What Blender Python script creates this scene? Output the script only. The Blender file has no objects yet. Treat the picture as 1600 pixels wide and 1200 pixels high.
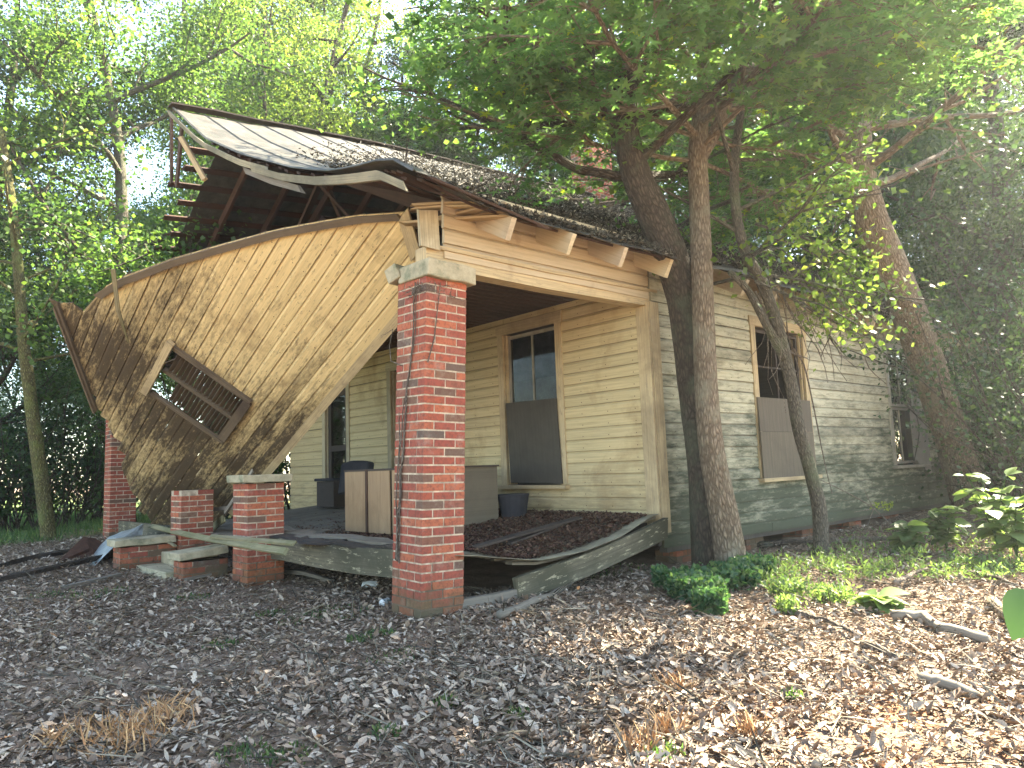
import bpy, math, random
import numpy as np
from mathutils import Vector, Matrix
random.seed(7)
rng = np.random.default_rng(11)
SC = bpy.context.scene
COL = SC.collection
rad = math.radians

# ------------------------------------------------------------------ camera
RC = Matrix(((0.74686042, -0.04879135, -0.66318845), (-0.66404421, -0.10763579, -0.73990528), (-0.03528184, 0.99299242, -0.11278852)))
CAM = Vector((-3.46677772, -5.06060383, 1.2))
cam = bpy.data.cameras.new('camera')
cam.sensor_width = 36.0
cam.lens = 1155.0 / 1600 * 36
cam.clip_end = 800
camo = bpy.data.objects.new('camera', cam)
COL.objects.link(camo)
camo.matrix_world = Matrix.Translation(CAM) @ RC.to_4x4()
SC.camera = camo
# ------------------------------------------------------------------ light
SUN = Vector((0.7140, -0.0877, 0.6947))
w = bpy.data.worlds.new('World')
SC.world = w
w.use_nodes = True
nt = w.node_tree
sky = nt.nodes.new('ShaderNodeTexSky')
sky.sky_type = 'NISHITA'
sky.sun_disc = False
sky.sun_elevation = math.asin(SUN.z)
sky.sun_rotation = math.atan2(SUN.x, SUN.y)
sky.dust_density = .6
nt.links.new(sky.outputs[0], nt.nodes['Background'].inputs[0])
nt.nodes['Background'].inputs[1].default_value = 0.075
sl = bpy.data.lights.new('sun', 'SUN')
sl.energy = 5.0
sl.angle = rad(0.55)
sl.color = (1.0, 0.93, 0.80)
so = bpy.data.objects.new('sun', sl)
COL.objects.link(so)
so.rotation_euler = (-SUN).to_track_quat('-Z', 'Y').to_euler()
vs = SC.view_settings
vs.view_transform = 'Standard'
vs.look = 'None'
vs.gamma = 1
vs.exposure = 3.5
vs.use_white_balance = True
vs.white_balance_temperature = 7300
vs.white_balance_tint = 6
SC.render.engine = 'CYCLES'
cy = SC.cycles
cy.max_bounces = 8
cy.diffuse_bounces = 4
cy.glossy_bounces = 3
cy.transmission_bounces = 5
cy.transparent_max_bounces = 6
cy.use_denoising = True
cy.sample_clamp_indirect = 8
cy.caustics_reflective = False
cy.caustics_refractive = False


# ------------------------------------------------------------------ geometry helpers
def ray(px, py):
    return RC @ Vector((px - 800, -(py - 600), -1155)).normalized()


def at(px, py, ax, v):
    r = ray(px, py)
    i = 'xyz'.index(ax)
    return CAM + r * ((v - CAM[i]) / r[i])


def gz(x, y):
    s = .663 * x + .74 * y
    s = np.clip(s, -12, 9)
    b = .012 * np.sin(x * 2.1 + 1.3 * np.sin(y * 1.7)) + .01 * np.sin(y * 3.3 + x * .9 + 2) + .02 * np.sin(x * .7 - y * .5)
    return .026 * s + b


def gnd(px, py, up=0.0):
    r = ray(px, py)
    t = 1.0
    for _ in range(60):
        p = CAM + r * t
        h = p.z - (float(gz(p.x, p.y)) + up)
        t += h / max(.02, -r.z) * .7
    return CAM + r * t


def onplane(px, py, P, n):
    r = ray(px, py)
    return CAM + r * ((P - CAM).dot(n) / r.dot(n))


def tag(o, label=None, cat=None, group=None, kind=None):
    if label: o['label'] = label
    if cat: o['category'] = cat
    if group: o['group'] = group
    if kind: o['kind'] = kind
    return o


def empty(name, loc=(0, 0, 0), label=None, cat=None, group=None):
    o = bpy.data.objects.new(name, None)
    o.empty_display_size = .1
    COL.objects.link(o)
    o.location = loc
    return tag(o, label, cat, group)


def link_mesh(name, me, mats, parent=None):
    for m in (mats if isinstance(mats, (list, tuple)) else [mats]):
        me.materials.append(m)
    o = bpy.data.objects.new(name, me)
    COL.objects.link(o)
    if parent is not None:
        o.parent = parent
        o.matrix_parent_inverse = Matrix.Identity(4)
    return o


class MB:
    def __init__(s, off=(0, 0, 0)):
        s.V = []; s.F = []; s.U = []; s.R = []; s.M = []; s.off = Vector(off)

    def vert(s, p):
        s.V.append(tuple(Vector(p) - s.off)); return len(s.V) - 1

    def face(s, idx, uv, r=.5, m=0):
        s.F.append(idx); s.U.extend(uv); s.R.append(r); s.M.append(m)

    def quad(s, a, b, c, d, r=.5, m=0, uv=None):
        i = [s.vert(q) for q in (a, b, c, d)]
        if uv is None:
            L = (Vector(b) - Vector(a)).length; W = (Vector(d) - Vector(a)).length
            uv = [(0, 0), (L, 0), (L, W), (0, W)]
        s.face(i, uv, r, m)

    def prism(s, pts, wv, tv, w, t, r=None, m=0, jag=0.0, taper=None):
        """rectangular bar swept through pts; w along wv, t along tv (centred)"""
        if r is None: r = random.random()
        pts = [Vector(p) for p in pts]
        wv = Vector(wv).normalized(); tv = Vector(tv).normalized()
        rings = []; L = [0.0]
        for a, b in zip(pts, pts[1:]): L.append(L[-1] + (b - a).length)
        du = random.random() * 7; dv = random.random() * 5
        for k, p in enumerate(pts):
            f = 1 if taper is None else taper[k]
            d = (pts[min(k + 1, len(pts) - 1)] - pts[max(k - 1, 0)]).normalized()
            ring = []
            for (i, j) in ((-1, -1), (1, -1), (1, 1), (-1, 1)):
                q = p + wv * (i * w * .5 * f) + tv * (j * t * .5 * f)
                if jag and k in (0, len(pts) - 1): q = q + d * random.uniform(-jag, jag)
                ring.append(s.vert(q))
            rings.append(ring)
        sz = (w, t, w, t)
        for k in range(len(rings) - 1):
            off = 0
            for e in range(4):
                a, b = e, (e + 1) % 4
                s.face([rings[k][a], rings[k][b], rings[k + 1][b], rings[k + 1][a]],
                       [(du + L[k], dv + off), (du + L[k], dv + off + sz[e]), (du + L[k + 1], dv + off + sz[e]), (du + L[k + 1], dv + off)], r, m)
                off += sz[e]
        s.face(rings[0][::-1], [(du, dv), (du + .02, dv), (du + .02, dv + t), (du, dv + t)], r, m)
        s.face(rings[-1], [(du, dv), (du + .02, dv), (du + .02, dv + t), (du, dv + t)], r, m)

    def box(s, c, sx, sy, sz, r=None, m=0, rot=None, jit=0):
        c = Vector(c)
        X, Y, Z = Vector((1, 0, 0)), Vector((0, 1, 0)), Vector((0, 0, 1))
        if rot is not None: X, Y, Z = rot @ X, rot @ Y, rot @ Z
        dims = sorted([(sx, X), (sy, Y), (sz, Z)], key=lambda q: -q[0])
        l, A = dims[0]
        s.prism([c - A * l / 2, c + A * l / 2], dims[1][1], dims[2][1], dims[1][0], dims[2][0], r, m)

    def tube(s, pts, rads, n=8, r=.5, m=0, lump=0.0, cap=True):
        pts = [Vector(p) for p in pts]
        L = 0; rings = []
        up = Vector((.13, .31, 1)).normalized()
        d0 = (pts[1] - pts[0]).normalized()
        a = d0.cross(up if abs(d0.dot(up)) < .95 else Vector((1, 0, 0))).normalized()
        c0 = 2 * math.pi * max(rads)
        Ls = []
        for k, p in enumerate(pts):
            d = (pts[min(k + 1, len(pts) - 1)] - pts[max(k - 1, 0)]).normalized()
            a = (a - d * a.dot(d)).normalized(); b = d.cross(a)
            if k: L += (p - pts[k - 1]).length
            Ls.append(L)
            ring = []
            for i in range(n):
                th = 2 * math.pi * i / n
                rr = rads[k] * (1 + lump * math.sin(3 * th + L * 2.3) * .6 + lump * random.uniform(-.4, .4))
                ring.append(s.vert(p + (a * math.cos(th) + b * math.sin(th)) * rr))
            rings.append(ring)
        for k in range(len(rings) - 1):
            for i in range(n):
                j = (i + 1) % n
                s.face([rings[k][i], rings[k][j], rings[k + 1][j], rings[k + 1][i]],
                       [(Ls[k], c0 * i / n), (Ls[k], c0 * (i + 1) / n), (Ls[k + 1], c0 * (i + 1) / n), (Ls[k + 1], c0 * i / n)], r, m)
        if cap:
            s.face(rings[-1], [(0, 0)] * n, r, m)
            s.face(rings[0][::-1], [(0, 0)] * n, r, m)

    def build(s, name, mats, parent=None, smooth=False, bevel=0):
        me = bpy.data.meshes.new(name)
        me.from_pydata(s.V, [], s.F)
        uvl = me.uv_layers.new(name='UVMap')
        uvl.data.foreach_set('uv', np.array(s.U, dtype=np.float32).ravel())
        at_ = me.attributes.new('rnd', 'FLOAT', 'FACE')
        at_.data.foreach_set('value', np.array(s.R, dtype=np.float32))
        if any(s.M): me.polygons.foreach_set('material_index', np.array(s.M, dtype=np.int32))
        if smooth: me.polygons.foreach_set('use_smooth', np.ones(len(s.F), dtype=bool))
        me.update()
        o = link_mesh(name, me, mats, parent)
        if parent is None and s.off.length > 0: o.location = s.off
        if bevel:
            b = o.modifiers.new('b', 'BEVEL'); b.width = bevel; b.segments = 1; b.limit_method = 'ANGLE'
        return o


# ------------------------------------------------------------------ mass leaf meshes (numpy)
DIAMOND = (np.array([[0, 0, 0], [.34, .42, .05], [0, 1, -.04], [-.34, .42, .05]], float), [[0, 1, 2, 3]])
OVAL = (np.array([[0, 0, 0], [.26, .25, .05], [.27, .62, .05], [0, 1, -.08], [-.27, .62, .05], [-.26, .25, .05]], float), [[0, 1, 2, 3], [0, 3, 4, 5]])


def star_template():
    V = [(0, 0.08, 0)]
    angs = [-128, -66, 0, 66, 128]
    lens = [.48, .72, .92, .72, .48]
    for k, (a, l) in enumerate(zip(angs, lens)):
        if k == 0: V.append((-.05, -.02, 0))
        V.append((math.sin(rad(a)) * l * .62 - math.cos(rad(a)) * .09, .08 + math.cos(rad(a)) * l * .62 + math.sin(rad(a)) * .09, .01))
        V.append((math.sin(rad(a)) * l, .08 + math.cos(rad(a)) * l, -.08))
        V.append((math.sin(rad(a)) * l * .62 + math.cos(rad(a)) * .09, .08 + math.cos(rad(a)) * l * .62 - math.sin(rad(a)) * .09, .01))
        if k < 4:
            am = (a + angs[k + 1]) / 2
            V.append((math.sin(rad(am)) * .27, .08 + math.cos(rad(am)) * .27, 0))
    V.append((.05, -.02, 0))
    n = len(V)
    F = []
    # lobes as quads round the centre
    idx = list(range(1, n))
    for i in range(len(idx) - 2 + 1):
        if i + 1 < len(idx): F.append([0, idx[i], idx[i + 1]])
    return np.array(V, float), F


STAR = star_template()
_o = [(0, 0), (.16, .1), (.27, .26), (.30, .44), (.25, .64), (.14, .83), (0, 1)]
BIG = (np.array([[x, y, .10 * x / .3 - .12 * y * y] for x, y in _o] + [[-x, y, .10 * x / .3 - .12 * y * y] for x, y in _o[1:-1]] + [[0, y, -.12 * y * y] for x, y in _o[1:-1]], float),
       [[0, 1, 12]] + [[12 + k, 1 + k, 2 + k, 13 + k] for k in range(4)] + [[16, 5, 6]] + [[0, 12, 7]] + [[12 + k, 13 + k, 8 + k, 7 + k] for k in range(4)] + [[16, 6, 11]])
def _fork(t):
    return t
# curled dead leaf: 6 verts folded along the middle, tip bent up
DEAD = (np.array([[0, 0, 0], [.25, .24, .18], [.30, .58, .26], [.05, 1, .2], [-.22, .70, .12], [-.32, .30, .15], [0, .5, 0]], float),
        [[0, 1, 2, 6], [6, 2, 3], [0, 6, 4, 5], [6, 3, 4]])
BLADE = (np.array([[-.03, 0, 0], [.03, 0, 0], [.022, .5, .06], [-.022, .5, .06], [0, 1, .3]], float), [[0, 1, 2, 3], [3, 2, 4]])


def rot_frames(N, nz, yaw=None, tilt=None):
    """per-leaf frames: columns X, Y, Z ; nz = preferred normal (N,3)"""
    nz = nz / np.linalg.norm(nz, axis=1, keepdims=True)
    h = rng.normal(size=(N, 3)) if yaw is None else yaw
    Y = h - nz * np.sum(h * nz, axis=1, keepdims=True)
    Y /= np.linalg.norm(Y, axis=1, keepdims=True) + 1e-9
    X = np.cross(Y, nz)
    return X, Y, nz


def leaf_mesh(name, P, size, nz, tmpl, rnd=None, yaw=None, mats=None, parent=None, aspect=None, smooth=False):
    T, F = tmpl
    N = len(P)
    X, Y, Z = rot_frames(N, nz, yaw)
    size = np.asarray(size).reshape(-1, 1, 1) * np.ones((N, 1, 1))
    asp = np.ones((N, 1)) if aspect is None else np.asarray(aspect).reshape(-1, 1)
    V = (P[:, None, :] + size * (X[:, None, :] * (T[None, :, 0:1] * asp[:, None]) + Y[:, None, :] * T[None, :, 1:2] + Z[:, None, :] * T[None, :, 2:3]))
    k = len(T)
    V = V.reshape(-1, 3)
    me = bpy.data.meshes.new(name)
    me.vertices.add(len(V))
    me.vertices.foreach_set('co', V.astype(np.float32).ravel())
    tot = np.array([len(f) for f in F]); flat = np.concatenate([np.array(f) for f in F])
    li = (np.arange(N)[:, None] * k + flat[None, :]).ravel()
    lt = np.tile(tot, N)
    ls = np.concatenate([[0], np.cumsum(lt)[:-1]])
    me.loops.add(len(li)); me.loops.foreach_set('vertex_index', li.astype(np.int32))
    me.polygons.add(len(lt)); me.polygons.foreach_set('loop_start', ls.astype(np.int32))
    try: me.polygons.foreach_set('loop_total', lt.astype(np.int32))
    except Exception: pass
    if rnd is None: rnd = rng.random(N)
    a = me.attributes.new('rnd', 'FLOAT', 'FACE')
    a.data.foreach_set('value', np.repeat(rnd, len(F)).astype(np.float32))
    me.update(calc_edges=True)
    return link_mesh(name, me, mats, parent)


# ------------------------------------------------------------------ materials
class Mt:
    def __init__(s, name, rough=.85, spec=.3):
        s.m = bpy.data.materials.new(name); s.m.use_nodes = True
        s.nt = s.m.node_tree; s.b = s.nt.nodes['Principled BSDF']
        s.b.inputs['Roughness'].default_value = rough
        s.b.inputs['Specular IOR Level'].default_value = spec

    def n(s, t, **k):
        o = s.nt.nodes.new('ShaderNode' + t)
        for a, v in k.items():
            if a.startswith('i_'):
                key = a[2:]
                key = int(key) if key.isdigit() else key.replace('_', ' ')
                s.sock(o.inputs[key], v)
            else: setattr(o, a, v)
        return o

    def sock(s, inp, v):
        if isinstance(v, bpy.types.NodeSocket): s.nt.links.new(v, inp)
        elif isinstance(v, bpy.types.Node): s.nt.links.new(v.outputs[0], inp)
        else:
            if isinstance(v, (tuple, list)) and len(v) == 3 and len(inp.default_value) == 4: v = (*v, 1)
            inp.default_value = v

    def uv(s): return s.n('UVMap').outputs[0]
    def obj(s): return s.n('TexCoord').outputs['Object']
    def geo(s): return s.n('NewGeometry').outputs['Position']
    def rnd(s): return s.n('Attribute', attribute_name='rnd').outputs['Fac']

    def scale(s, vec, sc, off=(0, 0, 0)):
        return s.n('Mapping', i_Vector=vec, i_Scale=sc, i_Location=off).outputs[0]

    def noise(s, vec, sc=5, det=4, rough=.6, dist=0):
        return s.n('TexNoise', i_Vector=vec, i_Scale=sc, i_Detail=det, i_Roughness=rough, i_Distortion=dist).outputs['Fac']

    def ramp(s, fac, stops):
        r = s.n('ValToRGB'); e = r.color_ramp.elements
        while len(e) < len(stops): e.new(.5)
        for q, (p, c) in zip(e, stops):
            q.position = p; q.color = (*c, 1) if len(c) == 3 else c
        s.nt.links.new(fac, r.inputs[0]); return r.outputs[0]

    def step(s, fac, a, b):
        return s.n('MapRange', i_0=fac, i_1=a, i_2=b, i_3=0.0, i_4=1.0).outputs[0]

    def mix(s, fac, a, b, mode='MIX'):
        m = s.n('Mix', data_type='RGBA', blend_type=mode)
        s.sock(m.inputs[0], fac); s.sock(m.inputs[6], a); s.sock(m.inputs[7], b)
        return m.outputs[2]

    def math(s, op, a, b=0.0):
        return s.n('Math', operation=op, i_0=a, i_1=b).outputs[0]

    def sep(s, v):
        return s.n('SeparateXYZ', i_0=v).outputs

    def out(s, col, bump=None, dist=.01, strength=.6, rough=None):
        s.sock(s.b.inputs['Base Color'], col)
        if bump is not None:
            b = s.n('Bump', i_Height=bump, i_Strength=strength, i_Distance=dist)
            s.nt.links.new(b.outputs[0], s.b.inputs['Normal'])
        if rough is not None: s.sock(s.b.inputs['Roughness'], rough)
        return s.m


def wood(name, cols, stain, stain_amt=(.5, .7), grain=(1.5, 45), field=None, fieldcol=(.05, .06, .03), nails=False, ssc=1.1, gstr=.5, wear=None):
    """cols: two colours picked per board; stain colour over noise mask; field(s): extra mask"""
    s = Mt(name)
    uv = s.uv()
    r = s.rnd()
    base = s.mix(r, cols[0], cols[1])
    g = s.noise(s.scale(uv, (grain[0], grain[1], 1)), 1, 5, .65)
    base = s.mix(s.math('MULTIPLY', s.step(g, .42, .75), gstr), base, tuple(c * .38 for c in cols[0]))
    pos = s.geo()
    n1 = s.noise(pos, ssc, 6, .68, .3)
    base = s.mix(s.math('MULTIPLY', s.step(n1, *stain_amt), .85), base, stain)
    n2 = s.noise(s.scale(uv, (3, 14, 1)), 1, 5, .7)
    if wear:
        base = s.mix(s.math('MULTIPLY', s.step(s.noise(s.scale(uv, (5, 22, 1)), 1, 6, .75), .56, .62), .8), base, wear)
    if field:
        base = s.mix(field(s, uv, n2, n1), base, fieldcol)
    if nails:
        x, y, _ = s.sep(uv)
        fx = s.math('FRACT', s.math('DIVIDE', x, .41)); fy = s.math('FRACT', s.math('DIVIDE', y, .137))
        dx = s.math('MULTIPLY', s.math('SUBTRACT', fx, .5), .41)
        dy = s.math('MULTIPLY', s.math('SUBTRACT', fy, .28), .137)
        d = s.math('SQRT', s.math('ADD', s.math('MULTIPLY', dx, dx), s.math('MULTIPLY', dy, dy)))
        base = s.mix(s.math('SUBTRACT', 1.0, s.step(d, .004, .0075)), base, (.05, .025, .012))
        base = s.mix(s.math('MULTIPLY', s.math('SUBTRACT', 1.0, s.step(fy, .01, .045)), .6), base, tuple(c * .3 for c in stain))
    return s.out(base, s.math('ADD', g, s.math('MULTIPLY', n2, .5)), .006, .5)


def f_side(s, uv, n2, n1):   # mildew on the long wall: strongest low down
    x, y, _ = s.sep(uv)
    low = s.math('SUBTRACT', 1.0, s.step(y, .35, 2.1))
    bands = s.noise(s.scale(uv, (.9, 2.2, 1)), 1, 4, .6)
    v = s.math('ADD', s.math('ADD', s.math('MULTIPLY', low, .40), s.math('MULTIPLY', n2, 1.0)), s.math('MULTIPLY', s.math('ADD', bands, s.math('MULTIPLY', s.rnd(), .22)), .55))
    return s.math('MULTIPLY', s.step(v, .80, 1.18), .92)


def f_porch(s, uv, n2, n1):
    x, y, _ = s.sep(uv)
    low = s.math('SUBTRACT', 1.0, s.step(y, .6, 1.3))
    v = s.math('ADD', s.math('MULTIPLY', low, .25), n2)
    return s.math('MULTIPLY', s.step(v, .60, .85), .5)


def f_gable(s, uv, n2, n1):
    x, y, _ = s.sep(uv)
    g = s.step(x, .7, 3.0)
    hollow = s.step(s.noise(s.scale(uv, (.5, .8, 1), (3, 1.7, 0)), 1, 3, .55), .30, .62)
    v = s.math('ADD', s.math('ADD', s.math('MULTIPLY', g, .50), s.math('MULTIPLY', n2, .75)), s.math('MULTIPLY', hollow, .38))
    fine = s.noise(s.scale(uv, (9, 30, 1)), 1, 5, .75)
    v = s.math('ADD', s.math('ADD', v, s.math('MULTIPLY', s.rnd(), .16)), s.math('MULTIPLY', s.math('SUBTRACT', fine, .5), .9))
    return s.math('MULTIPLY', s.step(v, .80, 1.22), .95)


M = {}
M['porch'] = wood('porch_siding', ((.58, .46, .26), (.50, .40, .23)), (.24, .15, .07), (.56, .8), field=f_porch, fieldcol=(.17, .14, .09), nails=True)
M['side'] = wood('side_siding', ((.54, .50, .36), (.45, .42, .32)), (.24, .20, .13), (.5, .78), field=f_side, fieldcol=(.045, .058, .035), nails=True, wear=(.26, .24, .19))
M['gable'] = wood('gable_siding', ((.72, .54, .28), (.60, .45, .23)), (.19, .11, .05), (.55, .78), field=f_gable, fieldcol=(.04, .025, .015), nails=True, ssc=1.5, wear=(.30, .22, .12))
M['trim'] = wood('trim_paint', ((.55, .43, .26), (.48, .37, .22)), (.18, .13, .08), (.5, .75), grain=(1.2, 60), gstr=.8, wear=(.28, .22, .15))
M['trim2'] = wood('trim_weathered', ((.52, .44, .30), (.42, .35, .23)), (.15, .12, .07), (.45, .7), grain=(1.2, 60), gstr=1.0)
M['tail'] = wood('rafter_paint', ((.56, .46, .30), (.44, .35, .25)), (.2, .13, .08), (.55, .75))
M['rawfresh'] = wood('split_wood', ((.48, .34, .19), (.34, .23, .13)), (.2, .1, .05), (.55, .8), grain=(2, 70), gstr=1)
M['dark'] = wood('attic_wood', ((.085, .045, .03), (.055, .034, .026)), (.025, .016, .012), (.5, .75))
M['darkgrey'] = wood('old_dark_wood', ((.075, .055, .045), (.05, .042, .038)), (.02, .018, .014), (.5, .75))
M['mossy'] = wood('mossy_board', ((.22, .20, .11), (.30, .26, .17)), (.13, .13, .06), (.45, .65), grain=(1.5, 60), gstr=.9)
M['sill'] = wood('sill_wood', ((.13, .115, .08), (.17, .145, .10)), (.05, .048, .03), (.42, .62), grain=(1.0, 50), gstr=1, wear=(.36, .32, .22))
M['rake'] = wood('rake_wood', ((.30, .25, .16), (.24, .20, .13)), (.10, .09, .06), (.42, .6), grain=(1.2, 60), gstr=1, wear=(.16, .14, .1))
M['greywood'] = wood('grey_wood', ((.24, .21, .17), (.18, .155, .13)), (.09, .08, .06), (.5, .7), grain=(1.5, 60), gstr=1)
M['ply'] = wood('plywood_grey', ((.075, .065, .05), (.055, .05, .042)), (.03, .025, .02), (.5, .8), grain=(2, 30))
M['ply2'] = wood('plywood_tan', ((.36, .24, .14), (.30, .2, .12)), (.17, .11, .065), (.5, .75), grain=(1.5, 25))
M['ply3'] = wood('plywood_side', ((.15, .125, .09), (.12, .10, .08)), (.09, .075, .06), (.5, .75), grain=(1.5, 25))
M['ventw'] = wood('vent_wood', ((.15, .11, .075), (.10, .078, .056)), (.06, .04, .03), (.5, .7))
M['sashw'] = wood('sash_wood', ((.40, .37, .30), (.33, .3, .25)), (.12, .1, .08), (.5, .75), grain=(1.2, 60), gstr=.8)


def brickm(name, stops, moss=.5):
    s = Mt(name, .9, .2)
    c = s.ramp(s.rnd(), stops)
    p = s.geo()
    n = s.noise(p, 30, 5, .7)
    c = s.mix(s.step(n, .45, .75), c, (.12, .05, .04))
    c = s.mix(s.math('MULTIPLY', s.step(s.noise(p, 6, 5, .7), .55, .75), .35), c, (.42, .36, .30))
    x, y, z = s.sep(p)
    low = s.math('SUBTRACT', 1.0, s.step(z, .05, .5))
    g = s.step(s.math('ADD', s.math('MULTIPLY', low, .42), s.noise(p, 5, 5, .7)), .66, .88)
    c = s.mix(s.math('MULTIPLY', g, moss), c, (.07, .075, .035))
    return s.out(c, s.noise(p, 60, 4, .7), .004, .6)


M['brick'] = brickm('brick', [(0, (.33, .085, .05)), (.3, (.27, .07, .052)), (.55, (.41, .125, .065)), (.78, (.29, .085, .06)), (.86, (.19, .10, .065)), (1, (.11, .085, .07))])
s = Mt('mortar', .95, .1)
p = s.geo()
x, y, z = s.sep(p)
mlow = s.math('MULTIPLY', s.step(s.math('ADD', s.math('MULTIPLY', s.math('SUBTRACT', 1.0, s.step(z, .1, .55)), .42), s.noise(p, 5, 5, .7)), .62, .80), .85)
mc = s.mix(s.step(s.noise(p, 9, 5, .7), .35, .62), (.60, .50, .38), (.28, .22, .17))
M['mortar'] = s.out(s.mix(mlow, mc, (.06, .05, .035)), s.noise(p, 70, 3), .004, .7)
s = Mt('concrete', .92, .2)
p = s.geo()
c = s.ramp(s.noise(p, 5, 6, .7), [(.3, (.20, .19, .13)), (.5, (.38, .33, .23)), (.7, (.46, .40, .29))])
c = s.mix(s.math('MULTIPLY', s.step(s.noise(p, 3.1, 5, .7), .52, .66), .7), c, (.09, .12, .07))
M['concrete'] = s.out(c, s.noise(p, 25, 6, .75), .012, .8)


def bark(name, a, b, c2, vs=16, sun=.4):
    s = Mt(name, .9, .15)
    uv = s.uv()
    n = s.n('TexVoronoi', feature='DISTANCE_TO_EDGE', i_Vector=s.scale(uv, (vs * .6, vs * 1.7, 1)), i_Scale=1.0).outputs[0]
    n2 = s.noise(s.scale(uv, (20, 60, 1)), 1, 6, .75)
    p = s.geo()
    col = s.mix(s.step(n, .02, .3), a, b)
    col = s.mix(s.step(n2, .45, .75), col, tuple(q * .55 for q in a))
    col = s.mix(s.math('MULTIPLY', s.step(s.noise(p, 2.5, 5, .65), .5, .68), .8), col, c2)
    return s.out(col, s.math('ADD', s.step(n, .0, .25), n2), .02, .9)


M['bark1'] = bark('bark_brown', (.14, .105, .075), (.33, .26, .19), (.25, .23, .17))
M['bark2'] = bark('bark_dark', (.05, .04, .032), (.12, .095, .075), (.09, .10, .07))
M['bark3'] = bark('bark_grey', (.09, .08, .065), (.20, .175, .14), (.13, .15, .09), 22)
M['bark4'] = bark('bark_moss', (.09, .08, .04), (.22, .20, .09), (.16, .19, .06), 22)
M['twig'] = bark('twig', (.14, .11, .09), (.30, .25, .2), (.22, .2, .16), 30)


def leafm(name, stops, trans=.55, rough=.45):
    m = bpy.data.materials.new(name); m.use_nodes = True
    s = Mt.__new__(Mt); s.m = m; s.nt = m.node_tree; s.b = s.nt.nodes['Principled BSDF']
    c = s.ramp(s.rnd(), stops)
    s.sock(s.b.inputs['Base Color'], c)
    s.b.inputs['Roughness'].default_value = rough
    s.b.inputs['Specular IOR Level'].default_value = .35
    tr = s.n('BsdfTranslucent')
    tc = s.mix(.75, c, (1.0, 1.0, .18), 'MULTIPLY')
    s.sock(tr.inputs[0], s.mix(1.0, s.mix(1.0, c, (1.9, 2.05, .95), 'MULTIPLY'), (1, 1, 1), 'MULTIPLY'))
    ms = s.n('MixShader')
    ms.inputs[0].default_value = trans
    s.nt.links.new(s.b.outputs[0], ms.inputs[1]); s.nt.links.new(tr.outputs[0], ms.inputs[2])
    s.nt.links.new(ms.outputs[0], s.nt.nodes['Material Output'].inputs[0])
    return m


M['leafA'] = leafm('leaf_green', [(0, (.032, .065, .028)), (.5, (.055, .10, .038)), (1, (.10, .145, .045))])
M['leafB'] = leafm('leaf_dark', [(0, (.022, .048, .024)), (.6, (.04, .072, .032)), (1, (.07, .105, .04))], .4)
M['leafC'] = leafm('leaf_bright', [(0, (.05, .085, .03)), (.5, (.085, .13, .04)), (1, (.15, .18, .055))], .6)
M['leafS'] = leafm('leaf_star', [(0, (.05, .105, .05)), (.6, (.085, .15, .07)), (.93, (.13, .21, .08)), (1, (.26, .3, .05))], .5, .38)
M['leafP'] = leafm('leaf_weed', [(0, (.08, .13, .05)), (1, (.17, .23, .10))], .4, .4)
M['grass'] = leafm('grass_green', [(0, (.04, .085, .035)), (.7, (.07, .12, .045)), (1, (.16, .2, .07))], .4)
s = Mt('dead_leaf', .8, .25)
c = s.ramp(s.rnd(), [(0, (.10, .068, .048)), (.25, (.19, .13, .094)), (.5, (.30, .23, .175)), (.75, (.43, .345, .27)), (.93, (.54, .455, .37)), (1, (.38, .17, .06))])
c = s.mix(s.math('MULTIPLY', s.step(s.noise(s.geo(), 60, 3), .5, .7), .4), c, (.08, .055, .04))
M['dead'] = s.out(c)
M['fern'] = leafm('fern_green', [(0, (.035, .085, .045)), (.7, (.06, .12, .06)), (1, (.13, .19, .08))], .4)
s = Mt('dead_leaf_rust', .8, .25)
M['rust_leaf'] = s.out(s.ramp(s.rnd(), [(0, (.035, .02, .016)), (.5, (.085, .04, .03)), (.85, (.15, .08, .055)), (1, (.24, .16, .1))]))
s = Mt('roof_litter', .8, .3)
M['roof_litter'] = s.out(s.ramp(s.rnd(), [(0, (.02, .018, .014)), (.5, (.06, .05, .035)), (.85, (.13, .11, .08)), (1, (.28, .25, .19))]))
s = Mt('straw', .7, .3)
M['straw'] = s.out(s.ramp(s.rnd(), [(0, (.20, .10, .045)), (.5, (.38, .2, .09)), (1, (.5, .34, .18))]))
# soil
s = Mt('soil', .95, .15)
p = s.geo()
c = s.ramp(s.noise(p, 3, 7, .7), [(.3, (.16, .105, .075)), (.5, (.24, .17, .125)), (.7, (.32, .24, .18))])
x, y, z = s.sep(p)
RCX, RCY = gnd(1500, 1170).x, gnd(1500, 1170).y
d = s.math('ADD', s.math('MULTIPLY', s.math('SUBTRACT', x, RCX), s.math('SUBTRACT', x, RCX)), s.math('MULTIPLY', s.math('SUBTRACT', y, RCY), s.math('SUBTRACT', y, RCY)))
red = s.math('MULTIPLY', s.math('SUBTRACT', 1.0, s.step(d, .15, 1.3)), s.step(s.noise(p, 2.2, 4, .6), .42, .58))
c = s.mix(s.math('MULTIPLY', red, .55), c, (.42, .17, .07))
gl = s.math('MULTIPLY', s.step(y, 9.5, 13), s.math('SUBTRACT', 1.0, s.step(x, 5, 14)))
gl = s.math('MULTIPLY', gl, s.step(s.noise(p, .8, 4, .6), .3, .5))
c = s.mix(gl, c, (.09, .15, .035))
M['soil'] = s.out(c, s.noise(p, 14, 8, .75), .05, .9)
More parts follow.
